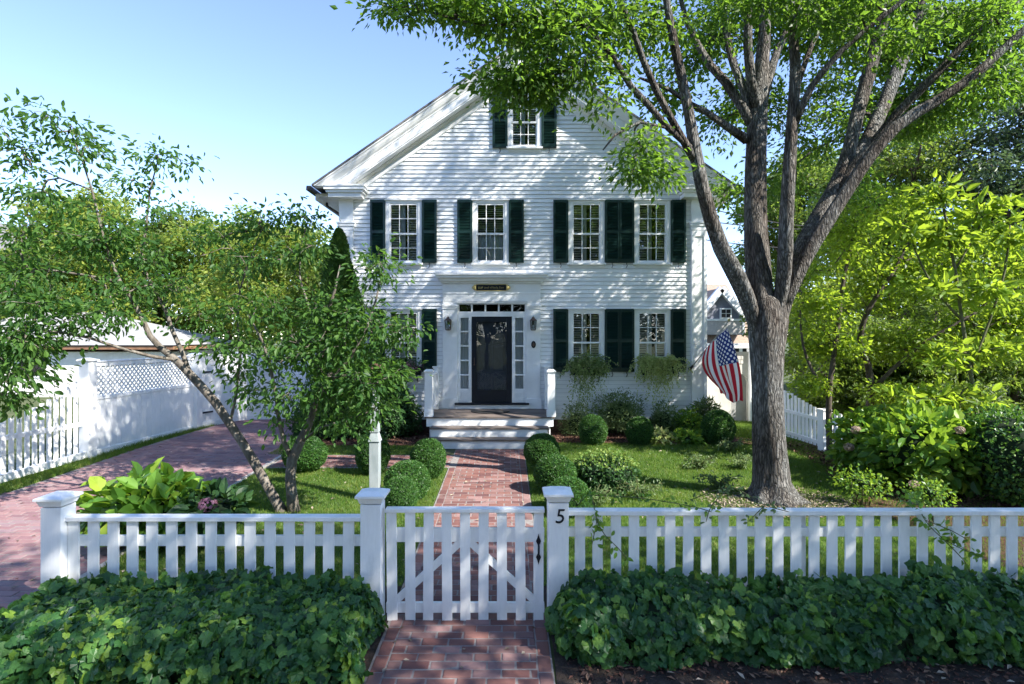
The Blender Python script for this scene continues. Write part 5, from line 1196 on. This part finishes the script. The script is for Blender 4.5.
boxball(305, 454, 24, 18, 9.85, 'wide box ball at the drive edge by the side path', 'clipped box balls by the side path')
# other shrubs
def sh(px, py, Y, rx, rz, name, label, mat, n, L, W, group=None, **k):
    sx = rx*Y/F; return shrub(name, label, 'shrub', (X(px,Y), Y, Z(py,Y)), (sx, min(sx, .8) if 'ry' not in k else k.pop('ry'), rz*Y/F), n, mat, L=L, W=W, group=group, **k)
sh(606, 472, 8.9, 32, 17, 'variegated_shrub', 'low rounded shrub with lime edged crown on the lawn right of the walk', 'leafshade', 3800, .05, .04, core=.85, lump=.08)
n = 800; d = unit(RNG.normal(size=(n,3))); d[:,2] = np.abs(d[:,2])*.9+.35; d = unit(d)
pos = np.array((X(606,8.9), 8.9, Z(470,8.9)))+d*np.array((.49,.49,.29))*(.97+.07*RNG.normal(size=(n,1))); o = link('lime_tips', leafmesh('lime_tips', pos, d+RNG.normal(size=(n,3))*.6, d+RNG.normal(size=(n,3))*.3, .045, .034), 'leaflime', D.objects['variegated_shrub'])
GB = 'loose shrubs planted against the house'
sh(577, 424, 12.9, 15, 21, 'flowering_shrub', 'airy grey green shrub beside the porch steps on the right', 'leafgrey', 2600, .06, .022, GB, core=.5, lump=.3, shell=.7)
sh(620, 413, 12.9, 23, 19, 'flowering_shrub', 'tall loose green shrub between the two window boxes', 'leafgrey', 4200, .065, .025, GB, core=.5, lump=.3, shell=.7)
sh(663, 421, 12.8, 15, 16, 'flowering_shrub', 'small leafy shrub under the lime window box', 'leafgrey', 2200, .06, .026, GB, core=.5, lump=.3, shell=.7)
sh(688, 424, 12.7, 15, 14, 'flowering_shrub', 'leafy shrub at the foot of the right pilaster', 'leafbgsh' if 'leafbgsh' in M else 'leafhyd', 2000, .07, .035, GB, core=.5, lump=.3, shell=.7)
sh(706, 410, 12.9, 12, 10, 'palm_like_plant', 'spiky pale green plant behind the lone box ball', 'leafgrey', 500, .16, .02, GB, core=0, lump=.1, shell=.9, up=1)
sh(655, 437, 12.1, 18, 7, 'hosta_clump', 'low clump of pale edged leaves on the mulch, right of centre', 'leafvar', 260, .12, .07, GB, core=.4, shell=.6, stems=0)
sh(690, 438, 12.0, 14, 6, 'hosta_clump', 'low clump of broad leaves on the mulch left of the lone box ball', 'leafhyd', 200, .13, .08, GB, core=.4, shell=.6, stems=0)
GL = 'dark shrubs left of the porch'
sh(397, 415, 12.7, 22, 26, 'dark_shrub', 'dark green shrub close to the left side of the porch', 'leafshade', 4800, .07, .035, GL, core=.75, lump=.25)
sh(355, 418, 12.7, 24, 24, 'dark_shrub', 'broad dark shrub in the bed under the left window', 'leafshade', 4800, .07, .035, GL, core=.75, lump=.2)
sh(315, 425, 13.0, 22, 22, 'dark_shrub', 'dark shrub at the left end of the house bed', 'leafshade', 4200, .07, .035, GL, core=.75, lump=.2)
sh(384, 385, 12.9, 22, 30, 'rhododendron', 'tall leafy shrub hiding the left lower window', 'leafdog', 2600, .09, .035, GL, core=.3, lump=.3, shell=.8)
n = 2600; a = RNG.random(n)*math.tau; q = .25+.75*RNG.random(n)**.7
lp_ = np.stack([3.86+np.cos(a)*q*1.05, 8.25+np.sin(a)*q*.85, np.full(n, .115)+RNG.random(n)*.02], 1); ax = RNG.normal(size=(n,3)); ax[:,2] *= .3; nr = RNG.normal(size=(n,3))*.3; nr[:,2] += 1
M['litter'] = surf('leaf_litter', [(0.1, (.10,.075,.05)), (.5, (.24,.19,.14)), (0.9, (.42,.35,.27))], rough=.9, scale=5, island=.8)
tag(link('leaf_litter', leafmesh('leaf_litter', lp_, ax, nr, .05*(.5+RNG.random(n)), .028), 'litter'), 'pale dry leaf litter round the foot of the big trunk', kind='stuff')
# hydrangeas
def heads(root, cs, r, mat, n=260):
    for c in cs:
        d = unit(RNG.normal(size=(n,3))); pos = np.array(c)+d*r*np.array((1,1,.8)); link('flower_head', leafmesh('flower_head', pos, np.cross(d, RNG.normal(size=(n,3))), d+RNG.normal(size=(n,3))*.3, r*.36, r*.34), mat, root)
h = sh(150, 507, 6.6, 60, 27, 'hydrangea', 'broad leaved hydrangea behind the left fence with one dusty pink flower', 'leafhyd', 620, .19, .125, 'hydrangea shrubs', T=T_OV, core=.6, lump=.2, shell=.45, up=.9, ry=.42)
heads(h, [P(208,505,6.35)], .095, 'petalpink')
h = sh(212, 510, 6.5, 28, 17, 'hydrangea', 'smaller darker hydrangea clump beside the pink flower', 'leafshade', 260, .15, .09, 'hydrangea shrubs', T=T_OV, core=.6, lump=.2, shell=.45, up=.9, ry=.35)
h = sh(884, 444, 9.4, 42, 34, 'hydrangea', 'large hydrangea with faded flower heads right of the trunk', 'leafhyd', 2100, .13, .085, 'hydrangea shrubs', T=T_OV, core=.7, lump=.2, shell=.4, ry=.75)
heads(h, [P(849,447,8.85),P(856,430,9.0),P(878,463,8.85),P(906,424,9.1)], .072, 'petalfade')
h = sh(925, 455, 8.6, 50, 42, 'hydrangea', 'dense hydrangea with big drooping leaves near the right end of the fence', 'leafhyd', 2000, .15, .10, 'hydrangea shrubs', T=T_OV, core=.75, lump=.2, shell=.4, ry=.7)
heads(h, [P(914,484,7.8), P(960,430,8.0)], .06, 'petalfade', 200)
sh(1012, 458, 8.0, 44, 52, 'holly_shrub', 'dark glossy evergreen shrub at the right edge behind the fence', 'leafivy', 7500, .055, .04, core=.85, lump=.15, ry=.7)
sh(860, 482, 8.0, 26, 14, 'low_shrub', 'low loose rose bush just behind the fence, right of the trunk', 'leafhyd', 600, .05, .035, 'low plants behind the right fence', core=.3, shell=.8, lump=.3)
sh(930, 492, 7.2, 22, 14, 'low_shrub', 'small low rose bush behind the fence beneath the hydrangea', 'leafhyd', 500, .045, .03, 'low plants behind the right fence', core=.3, shell=.8, lump=.3)
# sprigs: low seedlings on the lawn and trailing stems over the fence
def sprig(label, stems, mat, L=.055, per=26, sc=.03, name='leafy_sprig', group='leafy sprigs by the front fence', r=.004):
    root = empty(name, stems[0][0], label, 'plant', group); mb = MB(); P_ = []; A_ = []
    for st in stems:
        q, _ = smoothline(st, [r]*len(st), .04); mb.tube(q, [r]*(len(q)-1)+[r*.4], 5)
        for i in range(int(per*max(1,len(q)/10))):
            k = random.randrange(len(q)); d = Vector(RNG.normal(size=3)).normalized(); P_.append(tuple(q[k]+d*sc*random.random())); A_.append(tuple(d+Vector((0,-.2,-.1))))
    mb.build('stem', 'stem', root); n = len(P_); nr = RNG.normal(size=(n,3))*.5; nr[:,1] -= .5; nr[:,2] += .6
    link('foliage', leafmesh('foliage', np.array(P_), np.array(A_), nr, L*(.6+.7*RNG.random(n)), L*.55, T_OV), mat, root); return root
def scatterlow(label, regs, mat, per=22, L=.05):
    for i, (px, py, w, lab) in enumerate(regs):
        b = G(px, py); st = []
        for k in range(20):
            a = random.random()*6.28; rr = w*random.uniform(.3,1); st.append([b, b+Vector((math.cos(a)*rr*.5, math.sin(a)*rr*.4, .12+.1*random.random())), b+Vector((math.cos(a)*rr, math.sin(a)*rr*.7, .10+.16*random.random()))])
        sprig(lab, st, mat, L=L, per=per, name='seedling', group='low seedlings on the shaded lawn', sc=.05)
scatterlow('', [(728,452,.35,'leafy seedling patch on the lawn nearest the trunk at its left'),(700,470,.35,'seedling patch midway between the variegated shrub and trunk'),(742,470,.3,'small seedling patch close against the trunk'),(718,490,.4,'seedling patch on the lawn just behind the fence left of the trunk'),(640,500,.4,'seedling patch behind the fence in front of the variegated shrub'),(595,507,.4,'seedling patch beside the post marked 5'),(690,440,.25,'seedlings at the mulch edge below the lone box ball')], 'leafgrey')
yF = FY-.06
sprig('leafy stem hanging over the fence beside the post marked 5', [[P(578,505,5.3),P(590,495,5.2),P(597,520,4.85),P(605,535,4.82),P(618,548,4.82),P(628,560,4.84)],[P(578,505,5.3),P(566,492,5.1),P(560,498,5.0)],[P(590,495,5.2),P(640,498,5.1),P(690,506,5.0),P(712,512,4.85)],[P(597,520,4.85),P(592,545,4.84)]], 'leafhyd', per=22, sc=.05)
sprig('thin twig with small leaves lying over the cap rail below the trunk', [[P(690,500,5.3),P(730,488,5.1),P(765,505,4.9),P(790,512,4.85)],[P(730,488,5.1),P(712,505,4.9),P(706,522,4.85)],[P(765,505,4.9),P(748,522,4.85)]], 'leafgrey', L=.045, per=16, sc=.03)
sprig('rose stem arching down over the right end of the fence', [[P(910,495,5.6),P(918,505,5.1),P(925,520,4.86),P(940,536,4.84),P(960,548,4.82),P(985,558,4.84)],[P(925,520,4.86),P(950,530,4.84),P(968,540,4.83)],[P(940,536,4.84),P(965,562,4.82),P(972,580,4.8)],[P(918,505,5.1),P(900,500,4.95)]], 'leafhyd', L=.06, per=20, sc=.045)
# fallen leaves on paving and lawn
n = 900; rg = [(-.95,.25,2.6,11.2,90),(-7.5,-4.4,5,15,170),(.5,6.2,5.8,11.8,170),(-4.2,-1.1,5.8,9.8,90),(.45,4.6,3.4,4.3,60)]
fp = []
for x0,x1,y0,y1,k in rg: yy = RNG.uniform(y0,y1,k); fp.append(np.stack([RNG.uniform(x0,x1,k), yy, .03*(np.clip(yy,5,12)-5)+(.03 if x0 in (-.95,-7.5) else .04)], 1))
fp = np.concatenate(fp); n = len(fp); ax = RNG.normal(size=(n,3)); ax[:,2] *= .15; nr = RNG.normal(size=(n,3))*.25; nr[:,2] += 1
tag(link('fallen_leaves', leafmesh('fallen_leaves', fp, ax, nr, .055*(.5+RNG.random(n)), .03), 'litter'), 'small dry fallen leaves scattered on bricks and lawn', kind='stuff')
# ivy hedges
def ivy(label, x0, x1, y0, y1, h, n, endl, endr, lime=.0, bulge=.06):
    root = empty('ivy_hedge', ((x0+x1)/2, (y0+y1)/2, 0), label, 'hedge', 'ivy hedges along the street side of the fence')
    def top(x): return h*(1+.07*np.sin(x*2.1)+.05*np.sin(x*5.3+1)+.03*np.sin(x*11))
    yb = y1
    A = (x1-x0)*(y1-y0); Bf = (x1-x0)*h
    m1 = int(n*A*1.1/(A+Bf)); m2 = n-m1
    xt = RNG.uniform(x0, x1, m1); yt = RNG.uniform(y0, y1, m1)
    e = lambda x: np.minimum(1, np.minimum((x-x0)/.22 if endl else 9, (x1-x)/.22 if endr else 9)).clip(0,1)
    fy = ((yt-y0)/.3).clip(0,1)
    zt = top(xt)*np.sqrt(np.clip(1-(1-fy)**2*.75, 0, 1))*np.sqrt(np.clip(1-(1-e(xt))**2*.9,0,1)) - RNG.random(m1)**2*.05
    p1 = np.stack([xt,yt,zt],1); n1 = np.stack([np.zeros(m1), -.3-.6*(1-fy), np.ones(m1)],1)
    xf = RNG.uniform(x0, x1, m2); zf = RNG.random(m2)*top(xf)*.95
    bump = .05*np.sin(xf*4.3+zf*7)+.04*np.sin(xf*9-zf*5)
    yf = y0 - bulge*np.sin(np.clip(zf/h,0,1)*math.pi) + bump + .16*(zf/h)**3 + (1-e(xf))*.2 + RNG.random(m2)**2*.05
    p2 = np.stack([xf,yf,zf],1); n2 = np.stack([np.zeros(m2), -np.ones(m2), .5+.0*zf],1)
    P_ = [p1,p2]; Nn = [n1,n2]
    for flag, xe, s in ((endl,x0,-1),(endr,x1,1)):
        if flag:
            k = int(n*(y1-y0)*h/(A+Bf)*1.2); ye = RNG.uniform(y0+.05,y1,k); ze = RNG.random(k)*h*.93
            P_.append(np.stack([xe - s*(.12*(ze/h)**3) + s*.05*np.sin(ye*8+ze*6) - s*RNG.random(k)**2*.05, ye, ze],1)); Nn.append(np.stack([s*np.ones(k), -.2*np.ones(k), .5*np.ones(k)],1))
    k = int(n*.05); xs = RNG.uniform(x0+.1,x1-.1,k); P_.append(np.stack([xs, RNG.uniform(y1-.12,y1+.02,k), top(xs)+RNG.random(k)*.07],1)); Nn.append(np.stack([np.zeros(k),-.8*np.ones(k),.6*np.ones(k)],1))
    pos = np.concatenate(P_); nn = np.concatenate(Nn); m = len(pos); pos[:,2] = np.maximum(pos[:,2], .02)
    nr = unit(nn)+RNG.normal(size=(m,3))*.42; ax = RNG.normal(size=(m,3))*.5; ax[:,2] -= .75; ax[:,1] -= .35
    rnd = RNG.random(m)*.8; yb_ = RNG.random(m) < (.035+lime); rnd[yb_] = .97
    sz = .088*(.4+.85*RNG.random(m))
    link('foliage', leafmesh('foliage', pos, ax, nr, sz, sz*1.02, T_IVY, rnd), 'leafivy', root)
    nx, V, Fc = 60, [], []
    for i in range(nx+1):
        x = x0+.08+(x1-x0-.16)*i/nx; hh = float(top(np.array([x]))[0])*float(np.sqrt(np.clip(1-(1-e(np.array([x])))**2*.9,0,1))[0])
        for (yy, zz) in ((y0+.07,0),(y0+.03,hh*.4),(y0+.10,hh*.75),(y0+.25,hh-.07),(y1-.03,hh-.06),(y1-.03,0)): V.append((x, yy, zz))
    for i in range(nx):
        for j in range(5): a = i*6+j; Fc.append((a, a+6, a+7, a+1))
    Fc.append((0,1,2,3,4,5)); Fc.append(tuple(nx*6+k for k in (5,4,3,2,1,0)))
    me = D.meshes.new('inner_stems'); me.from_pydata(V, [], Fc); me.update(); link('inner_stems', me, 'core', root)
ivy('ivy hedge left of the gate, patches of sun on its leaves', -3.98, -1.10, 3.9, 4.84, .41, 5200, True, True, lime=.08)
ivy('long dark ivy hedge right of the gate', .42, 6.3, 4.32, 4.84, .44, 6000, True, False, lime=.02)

# ------------------------------------------------------------------ light, sky, camera
w = D.worlds.new('World'); SC.world = w; w.use_nodes = True; nt = w.node_tree
bg = nt.nodes['Background']; sky = nt.nodes.new('ShaderNodeTexSky'); sky.sky_type = 'NISHITA'; sky.sun_disc = False
SUN = Vector(SUNV).normalized()
el = math.asin(SUN.z); sky.sun_elevation = el; sky.sun_rotation = math.atan2(SUN.x, SUN.y); sky.altitude = 2500; sky.air_density = .9; sky.dust_density = 0; sky.ozone_density = 2.6
tn = nt.nodes.new('ShaderNodeMix'); tn.data_type = 'RGBA'; tn.blend_type = 'MULTIPLY'; tn.inputs[0].default_value = 1; nt.links.new(sky.outputs[0], tn.inputs[6]); tn.inputs[7].default_value = (1.05,.955,.96,1); nt.links.new(tn.outputs[2], bg.inputs[0]); bg.inputs[1].default_value = SKYS
ld = D.lights.new('sun', 'SUN'); ld.energy = SUNE; ld.angle = R(.55); ld.color = (1, .95, .86)
so = D.objects.new('sun', ld); COL.objects.link(so); so.rotation_euler = SUN.to_track_quat('Z', 'Y').to_euler(); so.location = (10, 0, 20)
cd = D.cameras.new('camera'); cd.lens = 20; cd.sensor_width = 36; cd.shift_x = 5/1024; cd.shift_y = -7/1024; cd.clip_end = 2000; cd.clip_start = .05
co = D.objects.new('camera', cd); COL.objects.link(co); co.location = (0, 0, CZ); co.rotation_euler = (math.pi/2, 0, 0); SC.camera = co
SC.view_settings.view_transform = 'Standard'; SC.view_settings.look = 'None'; SC.view_settings.exposure = EXPO; SC.view_settings.gamma = 1
SC.cycles.max_bounces = 8; SC.cycles.diffuse_bounces = 4; SC.cycles.transparent_max_bounces = 12; SC.cycles.use_denoising = True
